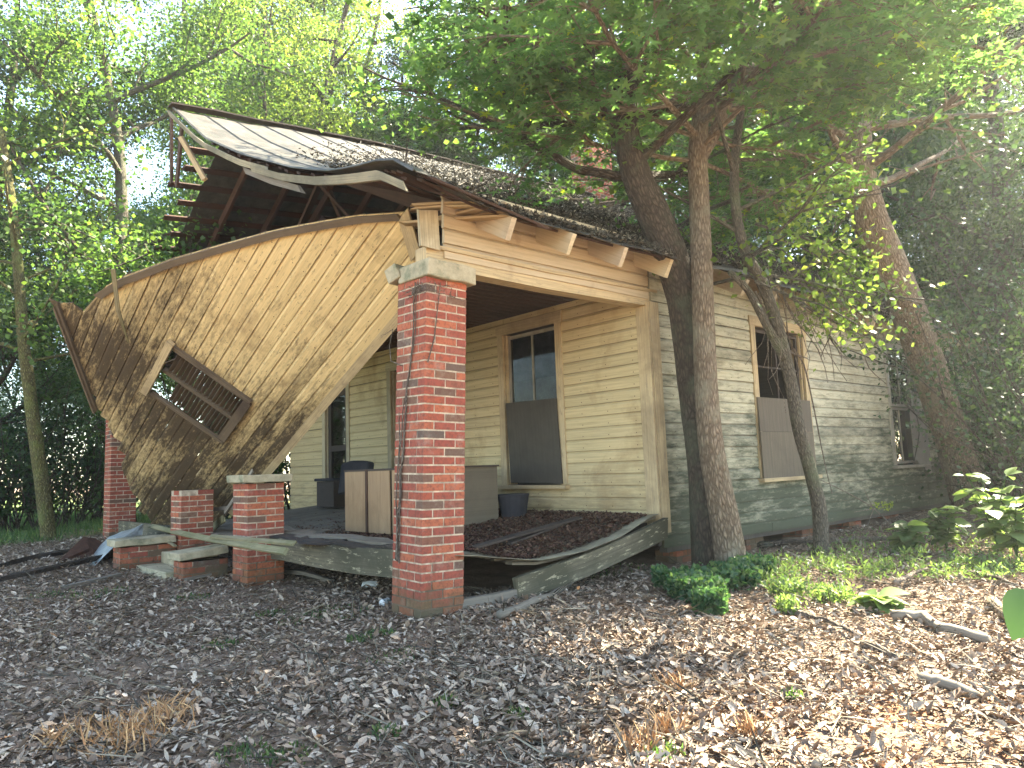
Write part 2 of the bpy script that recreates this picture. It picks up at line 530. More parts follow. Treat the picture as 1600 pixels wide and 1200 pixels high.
# roofing
s = Mt('roof_metal', .62, .35)
uv = s.uv()
n = s.noise(s.geo(), 1.6, 6, .7)
c = s.ramp(n, [(.3, (.022, .022, .02)), (.45, (.045, .043, .037)), (.55, (.085, .08, .07)), (.62, (.035, .033, .028)), (.75, (.06, .053, .042))])
c = s.mix(s.math('MULTIPLY', s.step(s.noise(s.scale(uv, (14, 2, 1)), 1, 5, .7), .45, .65), .8), c, (.06, .045, .032))
c = s.mix(s.math('MULTIPLY', s.step(s.noise(s.geo(), 7, 6, .75), .52, .62), .6), c, (.05, .055, .035))
M['metal'] = s.out(c, s.noise(s.geo(), 9, 5), .01, .5)
s = Mt('roof_under', .85, .2)
c = s.ramp(s.noise(s.geo(), 5, 5, .7), [(.3, (.035, .035, .028)), (.6, (.075, .075, .06)), (.75, (.11, .1, .08))])
M['under'] = s.out(c, s.noise(s.geo(), 20, 5), .01, .6)
s = Mt('galvanised', .38, .5)
s.b.inputs['Metallic'].default_value = .55
M['galv'] = s.out(s.ramp(s.noise(s.geo(), 5, 6, .7), [(.3, (.26, .30, .31)), (.6, (.5, .54, .55))]), s.noise(s.geo(), 12, 5), .02, .5)
s = Mt('tar', .7, .3)
M['tar'] = s.out(s.ramp(s.noise(s.geo(), 7, 6, .7), [(.35, (.022, .018, .016)), (.65, (.07, .055, .045))]), s.noise(s.geo(), 15, 5), .03, .8)
s = Mt('rusty', .8, .3)
M['rusty'] = s.out(s.ramp(s.noise(s.geo(), 7, 6, .7), [(.35, (.06, .028, .02)), (.65, (.12, .055, .035))]), s.noise(s.geo(), 15, 5), .02, .8)
s = Mt('lino', .6, .3)
M['lino'] = s.out(s.ramp(s.noise(s.geo(), 6, 6, .7), [(.35, (.10, .085, .06)), (.65, (.24, .22, .16))]), s.noise(s.geo(), 15, 5), .01, .5)
s = Mt('glass', .04, .6)
s.b.inputs['Transmission Weight'].default_value = 1.0
s.b.inputs['IOR'].default_value = 1.12
M['glass'] = s.out(s.mix(s.step(s.noise(s.geo(), 5, 5, .7), .4, .8), (.75, .82, .82), (.35, .38, .36)), None, rough=s.step(s.noise(s.geo(), 8, 5), .55, 1.2))
s = Mt('upholstery', .9, .2)
M['blk'] = s.out(s.mix(s.noise(s.geo(), 12, 5), (.02, .022, .03), (.045, .045, .05)), s.noise(s.geo(), 40, 3), .005, .5)
s = Mt('curtain', .95, .05)
M['cloth'] = s.out(s.mix(s.noise(s.geo(), 5, 5), (.20, .17, .15), (.32, .29, .26)))
s = Mt('can_white', .4, .5)
x, y, z = s.sep(s.obj())
M['can'] = s.out(s.mix(s.step(s.noise(s.obj(), 22, 3), .5, .54), (.72, .73, .72), (.12, .2, .2)))
s = Mt('cup_white', .5, .4)
M['cup'] = s.out((.7, .72, .72))
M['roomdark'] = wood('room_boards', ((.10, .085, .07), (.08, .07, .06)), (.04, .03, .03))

# ================================================================== GROUND
def axis(lo, hi, c0, c1, fine, coarse):
    a = list(np.arange(c0, c1, fine)); x = c0; st = fine
    l = []
    while x > lo: st = min(st * 1.25, coarse); x -= st; l.append(x)
    r = []; x = a[-1]; st = fine
    while x < hi: st = min(st * 1.25, coarse); x += st; r.append(x)
    return np.array(l[::-1] + a + r)


gx = axis(-160, 300, -4, 8, .09, 9); gy = axis(-160, 300, -6, 8, .09, 9)
GX, GY = np.meshgrid(gx, gy, indexing='ij')
hum = .012 * np.sin(GX * 9 + 2 * np.sin(GY * 7)) * np.sin(GY * 11 + GX * 3)
GZ = gz(GX, GY) + hum - .012
nx, ny = GX.shape
me = bpy.data.meshes.new('ground')
V = np.stack([GX, GY, GZ], -1).reshape(-1, 3)
ii, jj = np.meshgrid(np.arange(nx - 1), np.arange(ny - 1), indexing='ij')
q = np.stack([ii * ny + jj, (ii + 1) * ny + jj, (ii + 1) * ny + jj + 1, ii * ny + jj + 1], -1).reshape(-1, 4)
me.vertices.add(len(V)); me.vertices.foreach_set('co', V.astype(np.float32).ravel())
me.loops.add(q.size); me.loops.foreach_set('vertex_index', q.astype(np.int32).ravel())
me.polygons.add(len(q)); me.polygons.foreach_set('loop_start', (np.arange(len(q)) * 4).astype(np.int32))
me.update(calc_edges=True)
me.polygons.foreach_set('use_smooth', np.ones(len(q), dtype=bool))
tag(link_mesh('ground', me, M['soil']), kind='structure')

# ================================================================== HOUSE
XW = 3.15      # front wall plane
YL = 9.0       # left end of the front wall
XE = 14.6      # rear wall
house = empty('abandoned_house', (XW, 0, .2), 'single storey abandoned wooden house with peeling cream siding and a collapsed front porch gable', 'house')
HO = (XW, 0, .2)


def hb(): return MB(HO)


EXP = .137
PROF = [(.002, -.014), (0, .024), (.106, .026), (.137, .004)]


def siding(mb, o, u, v, n, v0, v1, ranges, rough=.004, maxlen=3.6, jag=0.0, edge=None, pd=1.0):
    """novelty siding; ranges(vmid)-> list of (a,b) along u. Each board its own strip with a slight warp"""
    o, u, v, n = Vector(o), Vector(u), Vector(v), Vector(n)
    k0 = int(math.floor(v0 / EXP)); k = k0
    while k * EXP < v1:
        vb = k * EXP
        for (a, b) in ranges(vb + EXP / 2):
            if b - a < .02: continue
            cuts = [a]
            while b - cuts[-1] > maxlen: cuts.append(cuts[-1] + random.uniform(maxlen * .5, maxlen))
            cuts.append(b)
            for ca, cb in zip(cuts, cuts[1:]):
                r = random.random(); dn = random.uniform(-rough, rough) * .5
                ns = max(1, int((cb - ca) / .45)); ph = random.random() * 9
                tilt = random.uniform(-.002, .002)
                prev = None
                for i in range(ns + 1):
                    uu = ca + .0015 + (cb - ca - .003) * i / ns
                    if jag and i == ns: uu += random.uniform(-jag, jag)
                    ring = []
                    for (pv, pn) in PROF:
                        wob = math.sin(uu * 3.1 + ph) * rough * (1 - pv / EXP)
                        ue = uu
                        if edge:
                            e0_, e1_ = edge(vb + EXP / 2), edge(vb + pv)
                            if i == 0 and abs(ca - e0_[0]) < .1: ue += e1_[0] - e0_[0]
                            if i == ns and abs(cb - e0_[1]) < .1: ue += e1_[1] - e0_[1]
                        ring.append(mb.vert(o + u * ue + v * (vb + pv + tilt * uu * .3) + n * (pn * pd + dn + wob)))
                    if prev:
                        for e in range(3):
                            mb.face([prev[0][e], ring[e], ring[e + 1], prev[0][e + 1]],
                                    [(prev[1], vb + PROF[e][0]), (uu, vb + PROF[e][0]), (uu, vb + PROF[e + 1][0]), (prev[1], vb + PROF[e + 1][0])], r)
                    else:
                        mb.face(ring[::-1], [(uu, vb)] * 4, r)
                    prev = (ring, uu)
                mb.face(prev[0], [(prev[1], vb)] * 4, r)
        k += 1


def sub(ranges, a, b):
    out = []
    for (x, y) in ranges:
        if b <= x or a >= y: out.append((x, y)); continue
        if a > x: out.append((x, a))
        if b < y: out.append((b, y))
    return out


# openings: (u0,u1,z0,z1)
F1 = (1.42, 2.42, .98, 3.00)          # porch window (y range on front wall)
pa = at(512, 640, 'x', XW); pb = at(545, 640, 'x', XW)
D1 = (pb.y, pa.y, .66, 2.75)
D2 = (4.35, 5.25, .66, 2.85)
W1 = (5.34, 6.62, .96, 2.95)
W2 = (9.58, 10.72, 1.02, 3.0)


def front_rng(z):
    r = [(.0, YL)]
    for (a, b, z0, z1) in (F1, D1, D2):
        if z0 < z < z1: r = sub(r, a, b)
    return r


def side_rng(z):
    r = [(XW + .02, XE)]
    for (a, b, z0, z1) in (W1, W2):
        if z0 < z < z1: r = sub(r, a, b)
    return r


mb = hb(); siding(mb, (XW - .02, 0, 0), (0, 1, 0), (0, 0, 1), (-1, 0, 0), .6, 3.2, front_rng)
mb.build('front_wall', M['porch'], house)
mb = hb(); siding(mb, (0, -.02, 0), (1, 0, 0), (0, 0, 1), (0, -1, 0), .3, 3.45, side_rng, rough=.008)
mb.build('side_wall', M['side'], house)


def wallcore(mb, fixed, ax, lo, hi, z0, z1, holes, t=.1, r=.5):
    """solid wall behind the siding with openings, as boxes butted end to end"""
    us = sorted({lo, hi, *[h[0] for h in holes], *[h[1] for h in holes]})
    for a, b in zip(us, us[1:]):
        zs = [(z0, z1)]
        for h in holes:
            if h[0] <= a and h[1] >= b: zs = sub(zs, h[2], h[3])
        for (za, zb) in zs:
            c = ((a + b) / 2, (za + zb) / 2)
            if ax == 'y': mb.box((fixed, c[0], c[1]), t, b - a, zb - za, r)
            else: mb.box((c[0], fixed, c[1]), b - a, t, zb - za, r)


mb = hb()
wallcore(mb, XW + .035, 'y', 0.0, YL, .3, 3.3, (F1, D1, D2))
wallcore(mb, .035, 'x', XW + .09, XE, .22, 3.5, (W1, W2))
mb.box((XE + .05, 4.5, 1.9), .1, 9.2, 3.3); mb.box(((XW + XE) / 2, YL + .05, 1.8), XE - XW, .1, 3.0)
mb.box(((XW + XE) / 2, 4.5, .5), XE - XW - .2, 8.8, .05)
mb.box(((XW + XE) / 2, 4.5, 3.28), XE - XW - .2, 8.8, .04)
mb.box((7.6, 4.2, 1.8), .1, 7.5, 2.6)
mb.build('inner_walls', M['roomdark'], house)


def trimset(name, ax, plane, hole, sgn, mat, tw=.11, sill=True, top=.14):
    """casing boards round an opening"""
    a, b, z0, z1 = hole
    mb = hb()

    def bx(u0, u1, za, zb, t, off, m=0):
        c = ((u0 + u1) / 2, (za + zb) / 2)
        if ax == 'y': mb.box((plane + sgn * off, c[0], c[1]), t, u1 - u0, zb - za)
        else: mb.box((c[0], plane + sgn * off, c[1]), u1 - u0, t, zb - za)
    bx(a - tw, a, z0, z1, .032, .026); bx(b, b + tw, z0, z1, .032, .026)
    bx(a - tw - .02, b + tw + .02, z1 + .001, z1 + top, .036, .028)
    bx(a - .0, a + .03, z0, z1 - .001, .12, -.06); bx(b - .03, b, z0, z1 - .001, .12, -.06)
    fr = mb.build(name, mat, house)
    if sill:
        mb = hb()
        c = (a + b) / 2
        if ax == 'y': mb.box((plane + sgn * .045, c, z0 - .03), .12, b - a + tw * 2 + .06, .045)
        else: mb.box((c, plane + sgn * .045, z0 - .03), b - a + tw * 2 + .06, .12, .045)
        mb.build('sill', mat, fr)
    return fr


def sash(fr, ax, plane, a, b, z0, z1, cols=2, rows=1, mat='sashw', off=0.0, glass=True, t=.035, fw=.045):
    mb = hb()

    def bx(u0, u1, za, zb, tt=t, o=0):
        c = ((u0 + u1) / 2, (za + zb) / 2)
        if ax == 'y': mb.box((plane + off + o, c[0], c[1]), tt, u1 - u0, zb - za)
        else: mb.box((c[0], plane + off + o, c[1]), u1 - u0, tt, zb - za)
    bx(a, a + fw, z0, z1); bx(b - fw, b, z0, z1)
    bx(a + fw, b - fw, z0, z0 + fw); bx(a + fw, b - fw, z1 - fw, z1)
    for i in range(1, cols):
        c = a + (b - a) * i / cols; bx(c - .012, c + .012, z0 + fw, z1 - fw, t * .8)
    for i in range(1, rows):
        c = z0 + (z1 - z0) * i / rows; bx(a + fw, b - fw, c - .012, c + .012, t * .7)
    mb.build('sash', M[mat], fr)
    if glass:
        mb = hb()
        if ax == 'y': mb.box((plane + off, (a + b) / 2, (z0 + z1) / 2), .004, b - a - fw, z1 - z0 - fw)
        else: mb.box(((a + b) / 2, plane + off, (z0 + z1) / 2), b - a - fw, .004, z1 - z0 - fw)
        mb.build('pane', M['glass'], fr)


# porch window
fr = trimset('window', 'y', XW - .02, F1, -1, M['trim'])
sash(fr, 'y', XW + .03, F1[0] + .03, F1[1] - .03, 1.95, F1[3] - .02, 2)
mb = hb(); A = Vector((XW - .075, F1[0] + .005, .995)); 
mb.prism([A + Vector((0, .42, 0)), A + Vector((-.01, .46, 1.06))], (0, 1, .02), (1, 0, 0), .95, .014, .4)
mb.build('plywood_board', M['ply'], fr)
# dark openings on the left of the porch
fr = trimset('doorway', 'y', XW - .02, D1, -1, M['trim2'], sill=False)
mb = hb(); 
for (za, zb) in ((.66, .9), (1.62, 1.72), (2.62, 2.75)): mb.box((XW + .02, (D1[0] + D1[1]) / 2, (za + zb) / 2), .04, D1[1] - D1[0] - .07, zb - za)
for yy in (D1[0] + .08, D1[1] - .08): mb.box((XW + .02, yy, 1.7), .045, .1, 2.08)
mb.build('door', M['darkgrey'], fr)
mb = hb(); mb.box((XW + .02, (D1[0] + D1[1]) / 2, 1.76), .004, D1[1] - D1[0] - .2, 1.75); mb.build('pane', M['glass'], fr)
fr = trimset('doorway', 'y', XW - .02, D2, -1, M['trim2'], sill=False)
# side windows
fr = trimset('window', 'x', -.02, W1, -1, M['trim'], top=.13)
sash(fr, 'x', .03, W1[0] + .03, W1[1] - .03, 1.93, W1[3] - .02, 2, 2, 'darkgrey', glass=False)
mb = hb()
mb.prism([Vector((W1[0] + .62, -.085, .92)), Vector((W1[0] + .60, -.09, 1.55))], (1, 0, 0), (0, 1, 0), 1.42, .014, .3)
mb.prism([Vector((W1[0] + .60, -.088, 1.553)), Vector((W1[0] + .62, -.07, 2.0))], (1, 0, 0), (0, 1, 0), 1.42, .014, .7)
mb.build('plywood_board', M['ply3'], fr)
fr = trimset('window', 'x', -.02, W2, -1, M['sashw'], top=.17)
sash(fr, 'x', .02, W2[0] + .03, W2[1] - .03, 2.02, W2[3] - .02, 2)
sash(fr, 'x', .06, W2[0] + .03, W2[1] - .03, 1.04, 2.01, 2)
mb = hb()      # torn curtain hanging out at the right edge of the window
for i in range(9):
    x0 = W2[1] - .33 + i * .06; x1 = x0 + .062
    z0 = 1.12 - .28 * i / 9 + random.uniform(-.04, .04)
    y0 = -.05 - .03 * (i % 2) - .004 * i; y1 = -.05 - .03 * ((i + 1) % 2) - .004 * (i + 1)
    mb.quad((x0, y0, z0), (x1, y1, z0 - .03), (x1, y1 + .01, 1.95), (x0, y0 + .01, 2.0))
mb.build('curtain', M['cloth'], fr)

# corner boards
mb = hb()
mb.box((XW - .04, .055, 1.74), .03, .13, 2.5, .8); mb.box((XW + .06, -.042, 1.72), .15, .03, 2.56, .3)
mb.box((XW - .042, -.028, 1.73), .026, .05, 2.52, .5)
mb.build('corner_board', M['trim'], house)
# side header over the porch opening: boards above each other, butted
mb = hb()
mb.prism([(.12, .06, 3.03), (1.6, .06, 3.02), (XW + .15, .06, 3.045)], (0, 0, 1), (0, 1, 0), .17, .16, .4)
mb.prism([(.10, -.035, 3.115), (1.6, -.035, 3.105), (XW + .13, -.035, 3.13)], (0, 0, 1), (0, 1, 0), .03, .04, .9)
mb.build('porch_beam', M['trim'], house)
mb = hb(); siding(mb, (0, -.012, .02), (1, 0, 0), (0, 0, 1), (0, -1, 0), 3.15, 3.58, lambda z: [(.3, XW - .0)], rough=.005)
mb.build('header_siding', M['tail'], house)
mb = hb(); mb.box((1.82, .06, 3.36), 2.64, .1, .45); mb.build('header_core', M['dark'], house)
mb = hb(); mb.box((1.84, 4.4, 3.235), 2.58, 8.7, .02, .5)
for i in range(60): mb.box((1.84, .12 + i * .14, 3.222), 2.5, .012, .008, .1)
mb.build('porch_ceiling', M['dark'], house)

# ---------------------------------------------------------------- roof
RX = [-.5, 2.2, 3, 8, 15]; RZ = [6.21, 6.48, 6.56, 6.86, 6.95]
FE = [(-1.05, 3.06), (-.72, 3.30), (-.53, 3.44), (-.3, 3.57), (.21, 3.70), (.76, 3.86), (1.48, 4.13), (2.68, 4.68), (3.82, 5.30), (5.10, 6.21)]   # front edge profile (y,z)


def ridge(x): return float(np.interp(x, RX, RZ))


def right_slope(x, t):
    """t 0 ridge .. 1 eave"""
    ye = -.52 + .05 * math.sin(x * 1.7) + .03 * math.sin(x * 4.1)
    y = 5.1 + (ye - 5.1) * t
    zr = ridge(x)
    ze = 3.34 - .05 * math.sin(x * .9) - .03 * math.sin(x * 2.3 + 1)
    z = zr + (ze - zr) * t - .10 * math.sin(t * math.pi) * (.5 + .5 * math.sin(x * .8))
    k = max(0.0, min(1.0, (1.4 - x) / 1.8)) ** 1.6
    yf = 5.1 + (-1.0 - 5.1) * t * (1.0) if k > 0 else y
    yf = 5.1 + (-.62 - 5.1) * t
    zf = float(np.interp(yf, [q[0] for q in FE], [q[1] for q in FE]))
    return Vector((x, y * (1 - k) + yf * k, z * (1 - k) + zf * k))


def left_slope(x, t):
    y = 5.1 + 5.4 * t
    z = ridge(x) - 3.0 * t
    return Vector((x, y, z))


def slope_sheet(mb, fn, xs, ts, thick=.02, rib=None, r=.5, m=0):
    grid = [[fn(x, t) for t in ts] for x in xs]
    top = [[mb.vert(p + Vector((0, 0, (.02 if rib and i % rib == 0 else 0)))) for p in row] for i, row in enumerate(grid)]
    bot = [[mb.vert(p - Vector((0, 0, thick))) for p in row] for row in grid]
    U = lambda i, j: (xs[i], ts[j] * 5.9)
    nx_, nt_ = len(xs), len(ts)
    for i in range(nx_ - 1):
        for j in range(nt_ - 1):
            uv = [U(i, j), U(i + 1, j), U(i + 1, j + 1), U(i, j + 1)]
            mb.face([top[i][j], top[i][j + 1], top[i + 1][j + 1], top[i + 1][j]], [uv[0], uv[3], uv[2], uv[1]], r, m)
            mb.face([bot[i][j], bot[i + 1][j], bot[i + 1][j + 1], bot[i][j + 1]], uv, r, m)
    for i in range(nx_ - 1):
        for j in (0, nt_ - 1):
            mb.face([top[i][j], top[i + 1][j], bot[i + 1][j], bot[i][j]], [U(i, j)] * 4, r, m)
    for j in range(nt_ - 1):
        for i in (0, nx_ - 1):
            mb.face([top[i][j], top[i][j + 1], bot[i][j + 1], bot[i][j]], [U(i, j)] * 4, r, m)


xs = []
x = -.42
k = 0
while x < 3.6:      # crimped panels: three rows of vertices per rib
    xs += [x, x + .02, x + .04, x + .23]; x += .42
xs = sorted(xs)
ribset = [q for q in xs]
mb = hb()
ts = [i / 22 for i in range(23)]
grid = []


def metal_pt(x, t):
    p = right_slope(x, t)
    f = ((x + .42) % .42)
    up = .016 if .012 < f < .03 else 0
    lift = 0
    # the front lower corner of the tin is torn up and curled
    a = max(0, 1 - abs(x + .30) / .55); b = max(0, 1 - abs(t - .93) / .14)
    lift += .06 * a * b
    return p + Vector((0, 0, .055 + up + lift + .008 * math.sin(x * 7 + t * 9)))


slope_sheet(mb, metal_pt, xs, ts, .006)
roof = mb.build('roof', M['metal'], house)
mb = hb()
xs2 = [3.55 + .35 * i for i in range(34)]
slope_sheet(mb, lambda x, t: right_slope(x, t) + Vector((0, 0, .035 + .015 * math.sin(x * 9) * math.sin(t * 31))), xs2, ts, .03)
mb.build('rear_roof_slope', M['metal'], roof)
mb = hb()
xs3 = [.38 + .5 * i for i in range(30)]
slope_sheet(mb, lambda x, t: left_slope(x, t) + Vector((0, 0, .03)), xs3, [i / 10 for i in range(11)], .012)
mb.build('left_roof_slope', M['under'], roof)
mb = hb()      # ridge cap
mb.prism([Vector((x, 5.1, ridge(x) + .085 + .01 * math.sin(x * 5))) for x in np.arange(-.45, 15, .6)], (0, 1, 0), (0, 0, 1), .16, .02, .2)
mb.build('ridge_cap', M['darkgrey'], roof)
# battens of the right slope (seen under the torn edge)
mb = hb()
for i in range(22):
    t = .03 + i * .0445
    x0 = -.36 + random.uniform(-.03, .05) + (.18 if t > .85 else 0)
    pts = [right_slope(x0 + (3.4 - x0) * k / 6, t) + Vector((0, 0, .008)) for k in range(7)]
    mb.prism(pts, (0, .87, .5), (0, -.5, .87), .09, .022)
for i in range(9):
    t = .86 + i * .017
    p = right_slope(-.25, t) + Vector((0, 0, .05 + random.uniform(-.02, .05)))
    q = right_slope(1.1, min(1, t + random.uniform(-.03, .03))) + Vector((0, 0, .02))
    mb.prism([p, q], (0, .87, .5), (0, -.5, .87), .08, .02, jag=.02)
mb.build('roof_batten', M['dark'], roof)
# battens of the left slope, ragged front ends, seen from below
for i in range(16):
    t = .10 + i * .056
    x0 = [-.02, .0, -.1, .12, .02, .18, .05, .3, .1, .25][i % 10]
    mb = hb()
    P = [left_slope(x0 + (9 - x0) * k / 3, t) + Vector((0, 0, .005)) for k in range(4)]
    mb.prism(P, (0, .87, -.5), (0, .5, .87), .10, .026, jag=.03)
    mb.build('roof_batten', M['dark'], roof)
# rafters
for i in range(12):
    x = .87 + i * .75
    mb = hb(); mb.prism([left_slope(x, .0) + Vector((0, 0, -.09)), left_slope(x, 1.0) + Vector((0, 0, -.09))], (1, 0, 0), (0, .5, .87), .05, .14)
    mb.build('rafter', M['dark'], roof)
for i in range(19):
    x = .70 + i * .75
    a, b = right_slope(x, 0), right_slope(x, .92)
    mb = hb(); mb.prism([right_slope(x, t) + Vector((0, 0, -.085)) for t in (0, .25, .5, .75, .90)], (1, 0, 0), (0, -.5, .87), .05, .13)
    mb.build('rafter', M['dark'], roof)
    # painted tail
    mb = hb()
    p0 = right_slope(x, .895); p1 = right_slope(x, .985)
    d = Vector((0, -.875, -.48)); 
    s0 = Vector((x - .003, -.02, 3.50)); s1 = s0 + d * .52
    mb.prism([s0, s1], (1, 0, 0), (0, -.48, .875), .056, .20, jag=.012 if i % 2 else .0)
    mb.build('rafter_tail', M['tail'], roof)
# attic braces seen through the open gable
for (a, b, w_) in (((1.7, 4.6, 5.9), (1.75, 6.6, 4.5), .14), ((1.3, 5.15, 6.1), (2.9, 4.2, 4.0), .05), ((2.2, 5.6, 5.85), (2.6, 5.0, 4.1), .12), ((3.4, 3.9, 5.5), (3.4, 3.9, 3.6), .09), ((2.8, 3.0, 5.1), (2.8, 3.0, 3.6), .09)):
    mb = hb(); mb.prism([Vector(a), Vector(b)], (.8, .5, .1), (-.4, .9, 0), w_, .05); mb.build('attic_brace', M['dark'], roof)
# rake board along the front of the right slope, weathered, in two pieces
mb = hb()
pts = [right_slope(-.44, t) + Vector((0, 0, -.035)) for t in [i / 16 for i in range(0, 17)]]
pts = [p + Vector((-.02, 0, 0)) for p in pts]
mb.prism(pts[:10], (0, .5, .87), (1, 0, 0), .11, .03, .2, jag=.04)
mb.build('rake_board', M['rake'], roof)
mb = hb()
mb.prism([p + Vector((-.015, 0, -.03)) for p in pts[8:]] , (0, .5, .87), (1, 0, 0), .11, .035, .7, jag=.05)
mb.build('rake_board', M['rake'], roof)
mb = hb()
a = pts[7] + Vector((.06, 0, -.08)); b = pts[11] + Vector((.02, 0, -.12))
mb.prism([a, (a + b) / 2 + Vector((0, 0, -.02)), b], (0, .5, .87), (1, 0, 0), .10, .025, .9, jag=.06)
mb.build('rake_board', M['greywood'], roof)
# boards left hanging at the apex
for (p0, p1, ww, mt_) in (((268, 178), (268, 288), .07, 'dark'), ((284, 200), (276, 292), .10, 'dark'), ((282, 214), (320, 281), .13, 'rawfresh')):
    a = at(*p0, 'x', -.34); b = at(*p1, 'x', -.30)
    mb = hb(); mb.prism([a, b], (0, 1, .1), (1, 0, 0), ww, .03, jag=.02); mb.build('hanging_board', M[mt_], roof)
# splintered corner where rake meets eave
mb = hb()
for i in range(7):
    a = Vector((.22 + random.uniform(-.04, .25), .30 + random.uniform(-.1, .45), 3.46 + i * .022))
    b = Vector((.50 + random.uniform(-.1, .25), -.35 + random.uniform(-.15, .1), 3.37 + i * .022))
    mb.prism([a, (a + b) / 2 + Vector((0, 0, .01)), b], (.8, .5, .1), (0, .3, .95), random.uniform(.07, .16), .024, jag=.07)
mb.build('eave_splinters', M['rawfresh'], roof)
mb = hb()
a, b = Vector((.12, -.05, 3.42)), Vector((.13, -.06, 3.08))
mb.prism([a, b], (1, 0, 0), (0, 1, 0), .2, .03, jag=.03); mb.build('corner_board', M['trim2'], house)

# chimney
ch = hb()


def bricks(mb, x0, y0, z0, w, d, n, ch=.0725, L=.21, mm=1, jit=.0015, toprag=0):
    """running bond shell round a mortar core; mat 0 brick, 1 mortar"""
    g = .014
    mb.prism([(x0 + w / 2, y0 + d / 2, z0), (x0 + w / 2, y0 + d / 2, z0 + n * ch - g)], (1, 0, 0), (0, 1, 0), w - .009, d - .009, .5, mm)
    for k in range(n):
        zc = z0 + k * ch + (ch - g) / 2
        par = k % 2
        for side in (0, 1):
            # side 0: faces y ; side 1: faces x
            full = (side == par)
            length = w if side == 0 else d
            other = d if side == 0 else w
            if full: a0, a1 = 0, length
            else: a0, a1 = .096 + g, length - .096 - g
            cnt = max(1, round((a1 - a0) / L)); bl = (a1 - a0 - g * (cnt - 1)) / cnt
            for e in (0, 1):
                for c in range(cnt):
                    if toprag and k >= n - toprag and random.random() < .35: continue
                    ca = a0 + bl / 2 + c * (bl + g)
                    j = random.uniform(-jit, jit)
                    dp = .096
                    oc = dp / 2 + j if e == 0 else other - dp / 2 + j
                    r = random.random()
                    if side == 0: mb.prism([(x0 + ca - bl / 2, y0 + oc, zc), (x0 + ca + bl / 2, y0 + oc, zc)], (0, 1, 0), (0, 0, 1), dp, ch - g, r)
                    else: mb.prism([(x0 + oc, y0 + ca - bl / 2, zc), (x0 + oc, y0 + ca + bl / 2, zc)], (1, 0, 0), (0, 0, 1), dp, ch - g, r)


bricks(ch, 8.1, 5.0, 6.2, .63, .63, 26)
ch.build('chimney', [M['brick'], M['mortar']], house)

# ---------------------------------------------------------------- porch floor
def fz(x, y):
    base = np.interp(x, [0, .6, 1.2, 2, 3.2], [.50, .47, .47, .55, .65])
    sag = np.interp(x, [.0, .5, 1.26, 1.77, 2.34, 2.87, 3.2], [.0, .02, .14, .16, .12, .02, 0]) * math.exp(-max(0, y) / .8)
    return float(base - sag)


mb = hb()
y = .0
while y < 7.9:       # floor boards run front to back
    x0 = random.uniform(.10, .28) if y > .9 else random.uniform(.85, 1.1)
    ww = .085
    N = 7
    mb.prism([Vector((x0 + (XW - .03 - x0) * k / N, y + ww / 2, fz(x0 + (XW - .03 - x0) * k / N, y) - .02 + random.uniform(-.004, .004))) for k in range(N + 1)], (0, 1, 0), (0, 0, 1), ww, .022, jag=.03)
    y += ww + .004
mb.build('porch_floor', M['greywood'], house)
# worn floor covering curling over the sagging corner
mb = hb(); gxs = np.linspace(.35, 3.05, 16); gys = np.linspace(-.12, 1.5, 9)
rows = []
for x in gxs:
    row = []
    for y in gys:
        e = 0
        if y > 1.2: e = .015 * math.sin(x * 8)
        yy = y + .05 * math.sin(x * 2.4)
        row.append(mb.vert((x, yy, fz(x, yy) + .008 + e + (.02 if y < 0 else 0))))
    rows.append(row)
for i in range(15):
    for j in range(8):
        mb.face([rows[i][j], rows[i + 1][j], rows[i + 1][j + 1], rows[i][j + 1]], [(gxs[i], gys[j]), (gxs[i + 1], gys[j]), (gxs[i + 1], gys[j + 1]), (gxs[i], gys[j + 1])])
o = mb.build('floor_covering', M['lino'], house, smooth=True)
o.modifiers.new('s', 'SOLIDIFY').thickness = .006
# sagging sill along the side
mb = hb()
P = [(3.12, -.10, .50), (2.6, -.12, .40), (2.1, -.13, .31), (1.76, -.13, .25), (1.3, -.12, .19), (.95, -.10, .14)]
mb.prism([Vector(p) for p in P], (0, 0, 1), (0, 1, 0), .21, .06, .4, jag=.03)
mb.build('side_sill', M['sill'], house)
mb = hb()
mb.prism([Vector(p) for p in [(1.0, -.10, .10), (.7, -.04, .08), (.46, .02, .07)]], (0, 0, 1), (0, 1, 0), .10, .06, .7, jag=.05)
mb.build('side_sill', M['greywood'], house)
# front sill / fascia
mb = hb()
mb.prism([Vector((.12, y, .40 + .015 * math.sin(y * 3))) for y in (.45, 1.2, 2.0, 2.8, 3.62)], (0, 0, 1), (1, 0, 0), .24, .07, .2, jag=.03)
mb.build('front_sill', M['sill'], house)
mb = hb(); mb.prism([Vector((.14, y, .40)) for y in (6.7, 7.5, 8.3, 9.4)], (0, 0, 1), (1, 0, 0), .24, .07, .2, jag=.03)
mb.build('front_sill', M['sill'], house)
for i in range(8):
    mb = hb(); bricks(mb, 3.5 + i * 1.45, .05, .0, .42, .3, 3)
    mb.build('foundation_pier', [M['brick'], M['mortar']], house)

# litter lying on the roof and porch (uncountable)
def scatter(n, f):
    pts = [f() for _ in range(n)]
    return np.array([p for p in pts if p is not None])


def roofp():
    x = random.uniform(.2, 13.5); t = random.random() ** .7
    dens = min(1, (x - .2) / 2.4 * .7 + (t - .38) * 1.7)
    if random.random() > dens: return None
    p = right_slope(x, t); return (p.x, p.y, p.z + .062 + random.random() * .06)


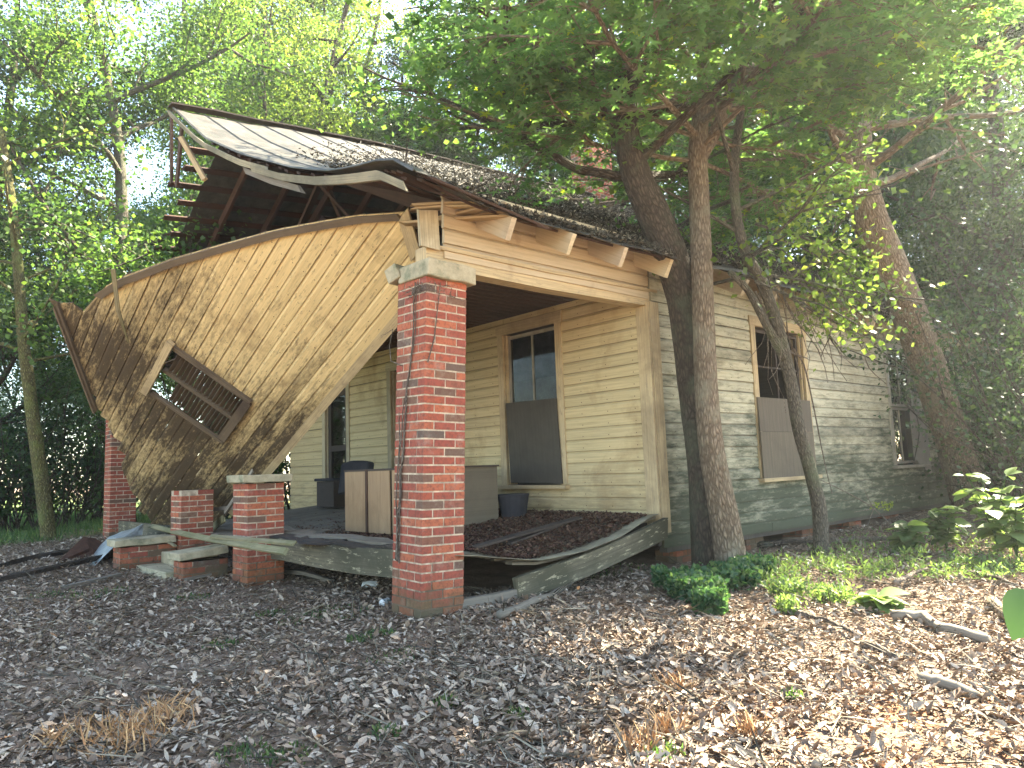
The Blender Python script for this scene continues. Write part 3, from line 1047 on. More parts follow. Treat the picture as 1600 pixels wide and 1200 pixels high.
P = scatter(110000, roofp)
nzv = np.tile(np.array([[0, -.5, .87]]), (len(P), 1)) + rng.normal(scale=.5, size=P.shape)
o = leaf_mesh('roof_leaf_litter', P, rng.uniform(.02, .065, len(P)), nzv, DEAD, mats=M['roof_litter'], aspect=rng.uniform(.15, .8, len(P)))
tag(o, 'dark dead leaves and twigs matted over the lower roof slope', 'leaf litter', kind='stuff')


def porchp():
    x = random.uniform(.6, 3.0); y = abs(random.gauss(0, 1.6)) + .02
    if y > 7.8: return None
    if x < .9 and y < .9: return None
    return (x, y, fz(x, y) + .015 + random.random() * .025)


P = scatter(22000, porchp)
o = leaf_mesh('porch_leaf_litter', P, rng.uniform(.012, .045, len(P)), rng.normal(scale=.3, size=P.shape) + np.array([0, 0, 1]), DEAD, mats=M['rust_leaf'])
tag(o, 'rust brown dead leaves drifted over the porch floor', 'leaf litter', kind='stuff')

# ================================================================== FALLEN GABLE
TR = at(645, 330, 'x', .28); AP = CAM + .515 * (at(88, 480, 'x', 0) - CAM); QQ = at(405, 745, 'x', .70)
gn = (AP - TR).cross(QQ - TR).normalized()
if gn.dot(CAM - TR) < 0: gn = -gn
g0 = onplane(612, 500, TR, gn); gu = (onplane(405, 745, TR, gn) - g0).normalized(); gv = gn.cross(gu)
if gv.z < 0: gv = -gv


def guv(px, py):
    p = onplane(px, py, TR, gn) - g0
    return p.dot(gu), p.dot(gv)


def gp(u, v, n=0): return g0 + gu * u + gv * v + gn * n


GR = [guv(*p) for p in ((655, 398), (645, 330), (560, 335), (500, 345), (430, 358), (350, 380), (270, 403), (188, 433), (150, 456), (140, 480), (128, 487), (112, 470), (90, 474))]
GL = [guv(*p) for p in ((262, 850), (237, 818), (222, 790), (205, 768), (192, 725), (180, 690), (150, 645), (120, 560), (88, 476))]
gr_v = [q[1] for q in GR]; gr_u = [q[0] for q in GR]
gl_v = [q[1] for q in GL]; gl_u = [q[0] for q in GL]
oR = np.argsort(gr_v); oL = np.argsort(gl_v)
vc = [guv(268, 533), guv(234, 612), guv(350, 680), guv(384, 625)]
VU0 = (vc[0][0] + vc[3][0]) / 2; VU1 = (vc[1][0] + vc[2][0]) / 2; VV1 = (vc[0][1] + vc[1][1]) / 2; VV0 = (vc[2][1] + vc[3][1]) / 2
VTOP = max(gr_v)


def g_edge(v):
    return (float(np.interp(v, np.array(gr_v)[oR], np.array(gr_u)[oR])), float(np.interp(v, np.array(gl_v)[oL], np.array(gl_u)[oL])))


def g_rng(v):
    a = float(np.interp(v, np.array(gr_v)[oR], np.array(gr_u)[oR])); b = float(np.interp(v, np.array(gl_v)[oL], np.array(gl_u)[oL]))
    if v < 2.4: b += random.uniform(-.14, .12)
    r = [(a, b)]
    if VV0 < v < VV1: r = sub(r, VU0, VU1)
    return r


gb = empty('fallen_gable', gp(3, 0), 'large triangular cream gable wall with louvred vent, fallen slantwise across the porch front', 'gable wall')
GO = tuple(gp(3, 0))
mb = MB(GO); siding(mb, g0, gu, gv, gn, .0, VTOP, g_rng, rough=.0045, maxlen=9, edge=g_edge, pd=.55)
mb.build('siding', M['gable'], gb)
# studs behind
mb = MB(GO)
for i in range(12):
    u = -.4 + i * .6
    vs_ = [v for v in np.arange(.05, VTOP, .05) if any(a < u < b for a, b in [(float(np.interp(v, np.array(gr_v)[oR], np.array(gr_u)[oR])), float(np.interp(v, np.array(gl_v)[oL], np.array(gl_u)[oL])))])]
    if len(vs_) > 3:
        v0_, v1_ = vs_[0], vs_[-1]
        if VU0 < u < VU1: v1_ = VV0 - .04
        mb.prism([gp(u, v0_, -.06), gp(u, v1_, -.06)], gu, gn, .05, .09)
mb.build('stud', M['dark'], gb)
# bare strip along the torn top edge
mb = MB(GO)
top = [guv(*p) for p in ((622, 333), (560, 337), (500, 347), (430, 360), (350, 382), (270, 405), (188, 436), (152, 458))]
mb.prism([gp(u, v - .035, .034) for u, v in top], gv, gn, .085, .022, .3, jag=.02)
mb.build('top_strip', M['ventw'], gb)
mb = MB(GO)
e0, e1 = guv(92, 476), guv(152, 640)
mb.prism([gp(*e0, .03), gp(*e1, .03)], gu, gn, .13, .035, .6, jag=.03)
mb.prism([gp(e0[0] + .02, e0[1] + .02, .058), gp(e1[0] + .03, e1[1], .058)], gu, gn, .05, .02, .1, jag=.03)
mb.build('edge_trim', M['ventw'], gb)
# right end trim
mb = MB(GO)
e0, e1 = guv(633, 332), guv(652, 396)
mb.prism([gp(*e0, .04), gp(*e1, .04)], gu, gn, .17, .03, .6, jag=.01)
mb.build('end_trim', M['trim'], gb)
# beam
mb = MB(GO)
mb.prism([gp(-.55, -.04, -.115), gp(1.5, -.035, -.115), gp(3.4, -.05, -.12), gp(5.0, -.04, -.12)], gn, gv, .28, .10, .9, jag=.04)
mb.build('beam', M['trim'], gb)
# louvre vent
vent = None
mb = MB(GO)
fw = .07
mb.prism([gp(VU0 - .02, VV0 - .05, .035), gp(VU0 - .02, VV1 + .02, .035)], gu, gn, .065, .045, .2)
mb.prism([gp(VU1 + .02, VV0 - .05, .035), gp(VU1 + .02, VV1 - .06, .035)], gu, gn, .05, .04, .1)
mb.prism([gp(VU0 + .02, VV0 - .02, .035), gp(VU1 - .02, VV0 - .02, .035)], gv, gn, .11, .04, .1)
mb.prism([gp((VU0 + VU1) / 2, VV0 + .03, .0), gp((VU0 + VU1) / 2, VV1 - .05, .0)], gu, gn, .06, .05, .6)
vent = mb.build('vent_frame', M['ventw'], gb)
mb = MB(GO)
mb.prism([gp(VU0 - .1, VV1 + .01, .06), gp(VU1 + .08, VV1 + .01, .05)], gv, gn, .09, .06, .5, jag=.01)
mb.build('vent_sill', M['trim'], gb)
N = 17
for i in range(N):
    v = VV0 + .05 + (VV1 - VV0 - .12) * i / N
    for (a, b) in ((VU0 + .025, (VU0 + VU1) / 2 - .03), ((VU0 + VU1) / 2 + .03, VU1 - .015)):
        if i >= N - 3 and a > VU0 + .1: continue
        mb = MB(GO)
        mb.prism([gp(a, v, -.01), gp(b, v + random.uniform(-.008, .008), -.01)], (gv * .75 + gn * .66), (gn * .75 - gv * .66), .055, .008)
        mb.build('slat', M['ventw'], vent)
# splinter strip hanging off the top edge
q0 = guv(188, 412); q1 = guv(206, 532)
mb = MB(gp(*q0)); mb.prism([gp(*q0, .12), gp((q0[0] + q1[0]) / 2 - .01, (q0[1] + q1[1]) / 2, .15), gp(*q1, .06)], (-.75, .66, 0), gn, .05, .012, .8, taper=[1, .9, .25])
tag(mb.build('splintered_strip', M['mossy']), 'thin pale splintered strip hanging from the top edge of the fallen gable', 'wood strip')

# ================================================================== PILLARS AND PIERS
def cap_block(name, c, sx, sy, sz, parent, off, rot=None, chips=.012):
    mb = MB(off)
    n = 3
    X, Y, Z = Vector((1, 0, 0)), Vector((0, 1, 0)), Vector((0, 0, 1))
    if rot: X, Y, Z = rot @ X, rot @ Y, rot @ Z
    for sgn in (-1, 1):
        pass
    pts = [Vector(c) - X * sx / 2 + X * sx * k / 4 for k in range(5)]
    pts = [p + Vector((0, 0, random.uniform(-.006, .006))) for p in pts]
    mb.prism(pts, Y, Z, sy, sz, .5, 0, jag=chips)
    return mb.build(name, M['concrete'], parent, bevel=.008)


lean = Vector((.747, -.664, 0))
pil = empty('brick_pillar', (0, 0, 0), 'tall red brick porch pillar with a broken concrete cap and dead vines, nearest the camera', 'pillar', 'brick porch pillars')
mb = MB(); bricks(mb, 0, 0, -.12, .43, .43, 41)
mb.build('shaft', [M['brick'], M['mortar']], pil)
cap_block('cap', (.235, .17, 2.905), .50, .46, .15, pil, (0, 0, 0))
cap_block('cap_fragment', (.14, .50, 2.93), .42, .14, .14, pil, (0, 0, 0), Matrix.Rotation(rad(16), 3, 'Z') @ Matrix.Rotation(rad(-24), 3, 'X'))
pil.rotation_euler = Matrix.Rotation(math.atan(.107 / 2.85), 3, Vector((0, 0, 1)).cross(lean)).to_euler()
# dead vine on it
vine = empty('dead_vine', (-.02, .2, 0), 'dry leafless grey vine climbing the nearest brick pillar', 'vine')
mb = MB((-.02, .2, 0))
PR = pil.rotation_euler.to_matrix()


def onface(y, z, off=.02): return PR @ Vector((-off, y, z))


for (ys, r0) in (([.33, .335, .34, .30, .31, .28, .27, .25, .24, .20, .17, .15, .16, .13], .011), ([.30, .30, .31, .32, .33, .30, .29, .22, .18, .12, .13, .1], .006), ([.36, .35, .37, .36, .33, .35], .007)):
    z0_ = .45 if r0 > .01 else random.uniform(.4, .6); z1_ = 2.8 if len(ys) > 8 else 1.7
    pts = [onface(y_ + random.uniform(-.006, .006), z0_ + (z1_ - z0_) * k / (len(ys) - 1), .012 + random.uniform(0, .008)) for k, y_ in enumerate(ys)]
    mb.tube(pts, [r0 * (1 - .5 * k / len(pts)) for k in range(len(pts))], 6)
mb.tube([PR @ Vector(q) for q in ((.02, -.012, 2.1), (.08, -.015, 2.3), (.10, -.012, 2.45), (.14, -.012, 2.8))], [.006, .006, .005, .003], 5)
mb.tube([PR @ Vector(q) for q in ((-.03, .30, 2.1), (-.05, .44, 2.15), (-.02, .52, 2.3), (0, .50, 2.45), (.0, .62, 2.42), (0, .7, 2.42))], [.006, .005, .004, .004, .003, .002], 5)
mb.build('stem', M['twig'], vine)
mb = MB((-.02, .2, 0))
for i in range(60):
    z = 2.72 + random.uniform(-.03, .07); y = random.uniform(-.0, .25); f = random.random() < .5
    p = PR @ (Vector((-.02, y, z)) if f else Vector((y * 1.2, -.02, z)))
    mb.tube([p, p + Vector((random.uniform(-.08, .08), random.uniform(-.08, .08), random.uniform(-.05, .03)))], [.003, .002], 4)
mb.build('rootlet', M['twig'], vine)

pl = at(170, 845, 'x', 0.0)
LPY = pl.y
LPZ = float(gz(0, LPY)) - .1
pil2 = empty('brick_pillar', (0, LPY, LPZ), 'far brick porch pillar half hidden behind the fallen gable, beside the grey metal sheet', 'pillar', 'brick porch pillars')
mb = MB((0, LPY, LPZ)); bricks(mb, 0, LPY, LPZ, .43, .43, 36)
mb.build('shaft', [M['brick'], M['mortar']], pil2)
# piers either side of the steps
P2 = at(387, 790, 'x', -.18); P1 = at(283, 790, 'x', -.18)
for (P, lab, w_, d_, n, cap) in ((P2, 'short brick pier with a pale concrete cap right of the porch steps', .42, .42, 16, True), (P1, 'short brick pier without a cap, its top broken, left of the porch steps', .42, .42, 15, False)):
    x0, y0 = -.18, P.y
    zb = -.02
    pr = empty('brick_pier', (x0, y0, zb), lab, 'brick pier', 'piers beside the steps')
    mb = MB((x0, y0, zb)); bricks(mb, x0, y0, zb, w_, d_, n, toprag=0 if cap else 1)
    ch_o = mb.build('shaft', [M['brick'], M['mortar']], pr)
    if cap: cap_block('cap', (x0 + .22, y0 + .2, zb + n * .0725 + .04), .58, .52, .085, pr, (x0, y0, zb))
# stair cheeks
c1 = gnd(187, 893); c2 = gnd(286, 910)
for (c, lab, L, n, cx) in ((c1, 'low brick step wall with a concrete slab on top, left of the steps', .55, 5, .52), (c2, 'low brick step wall with its concrete slab lifting, right of the steps', .50, 4, .50)):
    x0, y0, zb = c.x, c.y, c.z - .06
    xl = max(.5, -.2 - x0)
    rt = empty('step_wall', (x0, y0, zb), lab, 'step wall', 'brick walls beside the steps')
    mb = MB((x0, y0, zb)); bricks(mb, x0, y0, zb, xl, .33, n)
    mb.build('brickwork', [M['brick'], M['mortar']], rt)
    rot = None
    if n == 4: rot = Matrix.Rotation(rad(-4), 3, 'Y')
    cap_block('slab', (x0 + xl / 2 - .04, y0 + .16, zb + n * .0725 + .045 + (.03 if n == 4 else 0)), xl + .06, .42, .085, rt, (x0, y0, zb), rot)
mb = MB(); sx = (c1.x + c2.x) / 2 + .2
ym = (c2.y + .34 + c1.y) / 2; yw = c1.y - c2.y - .36
mb.prism([(sx, ym - yw / 2, .06), (sx, ym + yw / 2, .06)], (1, 0, 0), (0, 0, 1), .3, .16)
mb.prism([(sx + .3, ym - yw / 2, .2), (sx + .3, ym + yw / 2, .2)], (1, 0, 0), (0, 0, 1), .3, .16)
tag(mb.build('porch_steps', M['concrete'], bevel=.01), 'two low concrete steps buried in leaves between the brick step walls', 'steps')

# ================================================================== PORCH OBJECTS
cab = empty('wooden_cabinet', (1.1, 1.75, .44), 'waist high plywood cabinet with two doors standing on the porch behind the brick pillar', 'cabinet')
CO = (1.1, 1.75, .44)
cx0, cy0, cy1, cz0, cz1 = 1.1, 1.78, 3.17, .50, 1.235
cx1 = 2.38
mb = MB(CO); mb.box(((cx0 + cx1) / 2 + .01, (cy0 + cy1) / 2, (cz0 + cz1) / 2), cx1 - cx0 - .02, cy1 - cy0 - .02, cz1 - cz0 - .02); mb.build('body', M['ply3'], cab)
mb = MB(CO); mb.box(((cx0 + cx1) / 2, (cy0 + cy1) / 2, cz1), cx1 - cx0 + .03, cy1 - cy0 + .03, .02); mb.build('top', M['darkgrey'], cab)
for (a, b) in ((cy1 - .5, cy1 - .005), (cy1 - 1.02, cy1 - .55), (cy0 + .005, cy1 - 1.07)):
    mb = MB(CO); mb.prism([(cx0 - .006, (a + b) / 2, cz0 + .01), (cx0 - .006, (a + b) / 2, cz1 - .015)], (0, 1, 0), (1, 0, 0), b - a, .012); mb.build('door', M['ply2'], cab)
mb = MB(CO)
mb.box((cx0 - .014, cy1 - .525, (cz0 + cz1) / 2), .02, .045, cz1 - cz0); mb.build('post', M['dark'], cab)
for yy in (cy0 + .05, cy1 - .53, cy1 - .08):
    mb = MB(CO); mb.box((cx0 + .04, yy, .46), .06, .06, .10); mb.build('foot', M['dark'], cab)
for yy in (cy0 + .05, cy1 - .08):
    mb = MB(CO); mb.box((cx1 - .06, yy, .49), .06, .06, .10); mb.build('foot', M['dark'], cab)

chair = empty('armchair', (2.35, 4.6, .6), 'dark padded armchair on the porch behind the plywood cabinet', 'chair')
CO = (2.35, 4.6, .6)
mb = MB(CO); mb.box((2.35, 4.6, .95), .62, .66, .14); mb.build('seat', M['blk'], chair, bevel=.03)
mb = MB(CO)
mb.prism([Vector((2.05 + .02 * math.sin(k), 4.2 + .8 * k / 8, 1.12 + .04 * math.sin(math.pi * k / 8))) for k in range(9)], (.15, 0, 1), (1, 0, 0), .46, .12); mb.build('backrest', M['blk'], chair, bevel=.02)
for yy in (4.22, 4.98):
    mb = MB(CO); mb.box((2.35, yy, 1.08), .6, .1, .24); mb.build('armrest', M['blk'], chair, bevel=.02)
for xx in (2.1, 2.6):
    for yy in (4.27, 4.93):
        mb = MB(CO); mb.box((xx, yy, .74), .05, .05, .3); mb.build('leg', M['darkgrey'], chair)
q = at(525, 790, 'x', 2.9)
chest = empty('small_chest', (2.9, q.y, .62), 'small dark chest standing in front of the far porch doorway', 'chest')
CO = (2.9, q.y, .62)
mb = MB(CO); mb.box((2.87, q.y, .86), .36, .62, .44); mb.build('body', M['darkgrey'], chest, bevel=.01)
mb = MB(CO); mb.box((2.87, q.y, 1.11), .42, .7, .05); mb.build('lid', M['blk'], chest, bevel=.012)
q = at(803, 815, 'x', 2.6)
binb = MB((2.6, q.y, .55))
binb.tube([(2.6, q.y, .57), (2.6, q.y, .6), (2.6, q.y, .84), (2.6, q.y, .86)], [.14, .15, .19, .195], 18)
bn = empty('waste_bin', (2.6, q.y, .57), 'black waste bin on the porch floor below the boarded window', 'bin')
binb.build('body', M['blk'], bn)
mb = MB((2.6, q.y, .57)); mb.tube([(2.6, q.y, .862), (2.6, q.y, .885)], [.2, .2], 18); mb.build('rim', M['blk'], bn)
for o in bn.children: o.location = (0, 0, 0)
bn.children[0].location = (0, 0, -.02)

# ================================================================== LOOSE BOARDS, SHEETS, CANS
def board(name, pts, w_, t_, mat, label, cat='board', wv=None, group='loose boards in front of the porch', jag=.03, taper=None):
    pts = [Vector(p) for p in pts]
    d = (pts[-1] - pts[0]).normalized()
    wv = Vector(wv) if wv else d.cross(Vector((0, 0, 1))).normalized()
    tv = d.cross(wv).normalized()
    mb = MB(pts[0]); mb.prism(pts, wv, tv, w_, t_, random.random(), 0, jag, taper)
    return tag(mb.build(name, M[mat]), label, cat, group)


def midp(a, b, n=4, sag=0.0): return [a.lerp(b, k / n) - Vector((0, 0, sag * math.sin(math.pi * k / n))) for k in range(n + 1)]


a = at(236, 822, 'x', -.05); b = at(447, 862, 'x', -.55)
board('plank', midp(a, b, 5, .02), .085, .022, 'mossy', 'long mossy green plank lying slantwise over the steps and the brick step wall', wv=(.75, .5, .55))
a = at(330, 838, 'x', -.35); b = at(460, 849, 'x', -.45)
board('plank', midp(a, b), .07, .02, 'mossy', 'short pale green plank sticking out right of the capped pier', wv=(.8, .5, .3))
a = at(248, 838, 'x', -.3); b = at(274, 853, 'x', -.3)
board('plank', midp(a, b), .04, .02, 'mossy', 'small mossy stick of wood under the long plank near the left step wall')
a = gnd(288, 906, .03); b = gnd(372, 886, .06)
board('plank', midp(a, b), .10, .03, 'greywood', 'grey plank flat on the leaves at the foot of the right step wall')
a = gnd(100, 917, .03); b = gnd(186, 898, .03)
board('plank', midp(a, b), .08, .03, 'greywood', 'grey plank on the ground in front of the left step wall')
a = gnd(415, 878, .10); b = gnd(522, 908, .02)
board('plank', [a, a.lerp(b, .35) + Vector((0, 0, -.04)), a.lerp(b, .6), b], .08, .05, 'greywood', 'rotten grey pole on the ground below the porch front sill', taper=[1, 1, .8, .5])
for (p0, p1, w_, lab) in (((352, 800), (395, 735), .05, 'thin grey lath leaning up behind the capped pier'), ((330, 796), (400, 790), .07, 'pale plank end poking out between the two short piers'), ((350, 810), (330, 826), .12, 'mossy board leaning low between the two short piers')):
    a = at(*p0, 'x', .35); b = at(*p1, 'x', .45)
    board('plank', midp(a, b), w_, .02, 'mossy' if 'mossy' in lab else 'greywood', lab, wv=(0, .7, .7))
for i, (y0, y1, x0, z0, lab) in enumerate(((.6, 2.7, .25, .56, 'rotten floorboard loose along the porch edge in front of the cabinet'), (2.0, 3.6, .12, .53, 'split dark board along the porch edge beside the capped pier'), (1.2, 3.4, .42, .53, 'weathered board loose beneath the cabinet feet'))):
    board('plank', [Vector((x0 + .03 * math.sin(k), y0 + (y1 - y0) * k / 4, z0 + random.uniform(-.02, .02))) for k in range(5)], .13, .025, 'darkgrey' if i == 1 else 'greywood', lab, wv=(1, 0, .1), group='loose boards on the porch', jag=.08)
for i, (y0, y1, x0, z0, lab) in enumerate(((.5, 1.5, .14, .535, 'short splintered dark board at the porch edge beside the near pillar'), (2.6, 3.7, .34, .56, 'grey board curling up behind the capped pier'), (1.6, 2.4, .10, .54, 'small broken board end at the middle of the porch edge'), (3.0, 4.6, .75, .52, 'dark board lying deeper in the porch behind the capped pier'))):
    board('plank', [Vector((x0 + .05 * math.sin(k * 1.3 + i), y0 + (y1 - y0) * k / 4, z0 + random.uniform(-.025, .03))) for k in range(5)], random.uniform(.08, .13), .022, 'darkgrey' if i % 2 == 0 else 'greywood', lab, wv=(1, 0, .15), group='loose boards on the porch', jag=.1)
for (p0, p1, lab) in (((738, 842), (905, 848), 'grey board lying on the sunken porch floor right of the near pillar'), ((790, 838), (872, 826), 'thin broken board on the porch floor under the boarded window')):
    a = at(*p0, 'y', .55); b = at(*p1, 'y', .7); a.z = fz(a.x, a.y) + .04; b.z = fz(b.x, b.y) + .05
    board('plank', midp(a, b), .12, .02, 'darkgrey', lab, group='loose boards on the porch')
# tarred roofing strips at the far left
for (ps, w_, lab) in ((((0, 905), (60, 893), (120, 880), (178, 868)), .22, 'black tarred roofing strip on the ground ending at the left step wall'), (((0, 884), (50, 872), (110, 862)), .20, 'black tarred roofing strip farther back beside the grass')):
    pts = [gnd(*p, .05) for p in ps]
    mb = MB(pts[0])
    mb.prism(pts, (.66, .75, 0), (0, 0, 1), w_, .05, jag=.06)
    mb.prism([p + Vector((.1, .06, .03)) for p in pts], (.6, .75, .2), (0, -.2, 1), w_ * .5, .02, jag=.06)
    tag(mb.build('roofing_strip', M['tar']), lab, 'roofing strip', 'tarred strips on the ground')
# brown heap sheet
q = gnd(122, 872)
mb = MB(q)
for (pp, rr) in ((((90, 876), (120, 848), (146, 872)), .4),):
    A_, B_, C_ = gnd(88, 880), gnd(120, 868) + Vector((.1, .1, .26)), gnd(150, 868)
    D_ = A_ + Vector((.5, .5, .02)); E_ = C_ + Vector((.4, .4, 0))
    mb.quad(A_, C_, B_ + Vector((.05, -.05, -.03)), B_); mb.quad(A_, B_, D_ + Vector((0, 0, .1)), D_); mb.quad(C_, E_, B_ + Vector((.2, .2, -.05)), B_)
o = mb.build('rusty_sheet', M['rusty']); o.modifiers.new('s', 'SOLIDIFY').thickness = .01
tag(o, 'rust brown folded sheet heaped on the ground behind the tarred strips', 'metal sheet')
# galvanised sheet, folded, rising towards the far pillar
base = c1.x - .1
k = [at(225, 817, 'x', -.15), at(210, 826, 'x', -.2), at(222, 836, 'x', -.3), at(170, 838, 'x', -.45), at(172, 852, 'x', -.7), at(140, 868, 'x', -.7), at(150, 882, 'x', -1.0), at(100, 892, 'x', -1.3)]
mb = MB(k[6]); id_ = [mb.vert(p) for p in k]
m1 = mb.vert(at(190, 842, 'x', -.62))
for f in ((0, 1, 3, 8), (0, 8, 2), (3, 5, 6, 8), (8, 6, 4)):
    f = [id_[j] if j < 8 else m1 for j in f]
    mb.face(f, [(mb.V[j][1], mb.V[j][2]) for j in f])
mb.face([id_[5], id_[7], id_[6]], [(0, 0)] * 3)
o = mb.build('metal_sheet', M['galv'])
md = o.modifiers.new('s', 'SUBSURF'); md.levels = md.render_levels = 2; md.subdivision_type = 'SIMPLE'
tx = bpy.data.textures.new('crumple', 'CLOUDS'); tx.noise_scale = .12
md = o.modifiers.new('d', 'DISPLACE'); md.texture = tx; md.strength = .05; md.mid_level = .5
o.modifiers.new('t', 'SOLIDIFY').thickness = .004
tag(o, 'crumpled shiny galvanised metal sheet resting against the left step wall', 'metal sheet')
# cans
q = gnd(602, 941, .03)
mb = MB(q); d = Vector((.8, .45, .0)).normalized()
pr = [(-.062, .024), (-.058, .031), (-.05, .033), (.045, .033), (.056, .029), (.06, .026)]
mb.tube([q + d * a_ for a_, _ in pr], [r_ for _, r_ in pr], 18)
cn = empty('drink_can', q, 'dented silver white drink can on its side by the foot of the near pillar', 'can')
mb.build('body', M['can'], cn)
mb = MB(q); mb.tube([q - d * .0645, q - d * .0605], [.026, .026], 18); mb.build('lid', M['cup'], cn)
q = gnd(578, 914, .025)
mb = MB(q)
mb.prism([q + Vector((-.055, .05, 0)), q + Vector((0, 0, .012)), q + Vector((.055, -.05, 0))], (.6, .7, .3), (0, -.3, 1), .07, .035, jag=.01)
mb.prism([q + Vector((-.05, .055, .02)), q + Vector((.05, -.04, .022))], (.6, .7, .3), (0, -.3, 1), .05, .006, jag=.01)
tag(mb.build('crushed_cup', M['cup'], bevel=.004), 'flattened white cup among the leaves left of the near pillar', 'cup')

# ================================================================== GROUND COVER
def cover(n, region, dens=None):
    P = np.empty((0, 3))
    while len(P) < n:
        # sample in view fan, denser near the camera
        s = rng.random(n) ** 1.35
        dist = 1.2 + s * 17
        ang = rng.uniform(-.68, .68, n)
        base = math.atan2(.74, .663)
        a = base - ang
        x = CAM.x + dist * np.cos(a); y = CAM.y + dist * np.sin(a)
        ok = np.ones(n, bool)
        ok &= ~((x > XW - .1) & (y > -.05) & (y < 8.3))
        ok &= ~((x > .9) & (y > .5) & (y < 8.3))
        ok &= ~((x > 0) & (x < .43) & (y > 0) & (y < .43))
        if dens is not None: ok &= rng.random(n) < dens(x, y)
        P = np.concatenate([P, np.stack([x, y, gz(x, y)], -1)[ok]])
    return P[:n]


def litter_d(x, y):
    v = .62 + .38 * np.sin(x * 1.1 + 2 * np.sin(y * .8)) * np.sin(y * 1.4 + 1)
    v = np.where((x - RCX) ** 2 * 1.6 + (y - RCY) ** 2 * 1.6 < .35 + .3 * np.sin(x * 9) * np.sin(y * 8), v * .35, v)
    v = np.where(y > 10.5, v * .15, v)
    v = np.where((y > -1.2) & (y < .3) & (x > 1), v * .7, v)
    return np.clip(v, .12, 1)


LOBED = (np.array([[0, 0, 0], [.12, .16, .03], [.30, .22, .10], [.17, .36, .05], [.36, .50, .13], [.17, .60, .06], [.24, .80, .10], [0, 1, .02], [-.22, .82, .14], [-.15, .62, .05], [-.36, .54, .16], [-.15, .38, .04], [-.28, .24, .12], [-.11, .15, .03], [0, .5, -.03]], float),
         [[14, 0, 1, 2, 3], [14, 3, 4, 5], [14, 5, 6, 7], [14, 7, 8, 9], [14, 9, 10, 11], [14, 11, 12, 13, 0]])
NL = [150000, 72000, 9000]
for i_, (tm, lo, hi, zz, tl) in enumerate(((DEAD, .008, .03, .012, .25), (DEAD, .028, .078, .026, .34), (LOBED, .04, .085, .034, .38))):
    P = cover(NL[i_], None, litter_d)
    P[:, 2] += rng.uniform(-.006, zz, len(P))
    nz = rng.normal(scale=tl, size=P.shape) + np.array([0, 0, 1])
    nz[:, 2] = np.abs(nz[:, 2])
    o = leaf_mesh(['leaf_crumbs', 'fallen_leaves', 'curled_leaves'][i_], P, lo + (hi - lo) * rng.random(len(P)) ** 1.4, nz, tm, rnd=np.clip(rng.beta(1.7, 1.9, len(P)), 0, 1), mats=M['dead'], aspect=rng.uniform(.28, .95, len(P)))
    tag(o, ['fine crumbled brown leaf bits covering the bare soil', None, 'larger curled lobed dead leaves lying on top of the litter'][i_], 'leaf litter', kind='stuff')
    if i_ == 1: tag(o, 'carpet of dry grey brown fallen leaves over the yard', 'leaf litter', kind='stuff')
# fine twigs & needles
P = cover(14000, None); P[:, 2] += rng.uniform(0, .03, len(P))
o = leaf_mesh('ground_twigs', P, rng.uniform(.08, .3, len(P)), rng.normal(scale=.3, size=P.shape) + np.array([0, 0, 1]), (np.array([[-.012, 0, 0], [.012, 0, .01], [.014, .5, .05], [-.01, .5, .03], [.004, 1, .06]]), [[0, 1, 2, 3], [3, 2, 4]]), mats=M['roof_litter'])
tag(o, 'thin dry twigs scattered through the leaf litter', 'twigs', kind='stuff')


def tufts(name, centres, n, size, mat, label, up=1.0, tmpl=BLADE, cat='grass', spread=1.0, zr=0.0, mask=0):
    P = []; Nz = []; Y = []
    for (cx_, cy_, r_) in centres:
        a = rng.uniform(0, 2 * np.pi, n); rr = r_ * np.sqrt(rng.random(n)) * spread
        x = cx_ + rr * np.cos(a); y = cy_ + rr * np.sin(a)
        P.append(np.stack([x, y, gz(x, y) + zr * rng.random(n)], -1))
        yd = rng.normal(scale=.55, size=(n, 3)); yd[:, 2] = np.abs(yd[:, 2]) + up
        Y.append(yd)
    P = np.concatenate(P); Y = np.concatenate(Y)
    if mask:
        f = np.sin(P[:, 0] * 7 + 2 * np.sin(P[:, 1] * 5)) * np.sin(P[:, 1] * 8 + 1.5 * np.sin(P[:, 0] * 6)) + .35 * rng.normal(size=len(P))
        P, Y = P[f > mask], Y[f > mask]
    nz = rng.normal(size=P.shape); nz -= Y * (np.sum(nz * Y, 1) / np.sum(Y * Y, 1))[:, None]
    return tag(leaf_mesh(name, P, rng.uniform(size[0], size[1], len(P)), nz, tmpl, yaw=Y, mats=M[mat], aspect=rng.uniform(.8, 1.6, len(P))), label, cat, kind='stuff')


def cen(lst): return [(gnd(px, py).x, gnd(px, py).y, r) for px, py, r in lst]


WIDE = (np.array([[0, 0, 0], [.10, .3, .02], [.11, .6, .06], [0, 1, .2], [-.11, .6, .06], [-.1, .3, .02]], float), [[0, 1, 2, 3], [0, 3, 4, 5]])
tufts('grass_clump', cen([(1090, 935, .24), (1135, 915, .30), (1050, 918, .16), (1175, 900, .22), (1110, 960, .12)]), 4600, (.02, .06), 'fern', 'lush green grass clump in front of the pale trunk', tmpl=DIAMOND, zr=.17, up=.05, mask=-.15)
tufts('small_weeds', cen([(140, 932, .25), (180, 925, .2), (420, 962, .15), (470, 970, .2), (520, 955, .2), (595, 990, .12), (560, 1000, .1), (345, 1010, .15), (450, 1185, .12), (380, 1180, .12), (600, 1150, .08), (880, 905, .3), (930, 900, .2), (1035, 1180, .1), (80, 930, .2), (700, 1100, .08), (810, 1120, .08), (1240, 1090, .06), (540, 960, .3), (980, 890, .3), (620, 1030, .2), (300, 935, .2)]), 110, (.015, .05), 'grass', 'small green weeds sprouting through the fallen leaves', tmpl=WIDE)
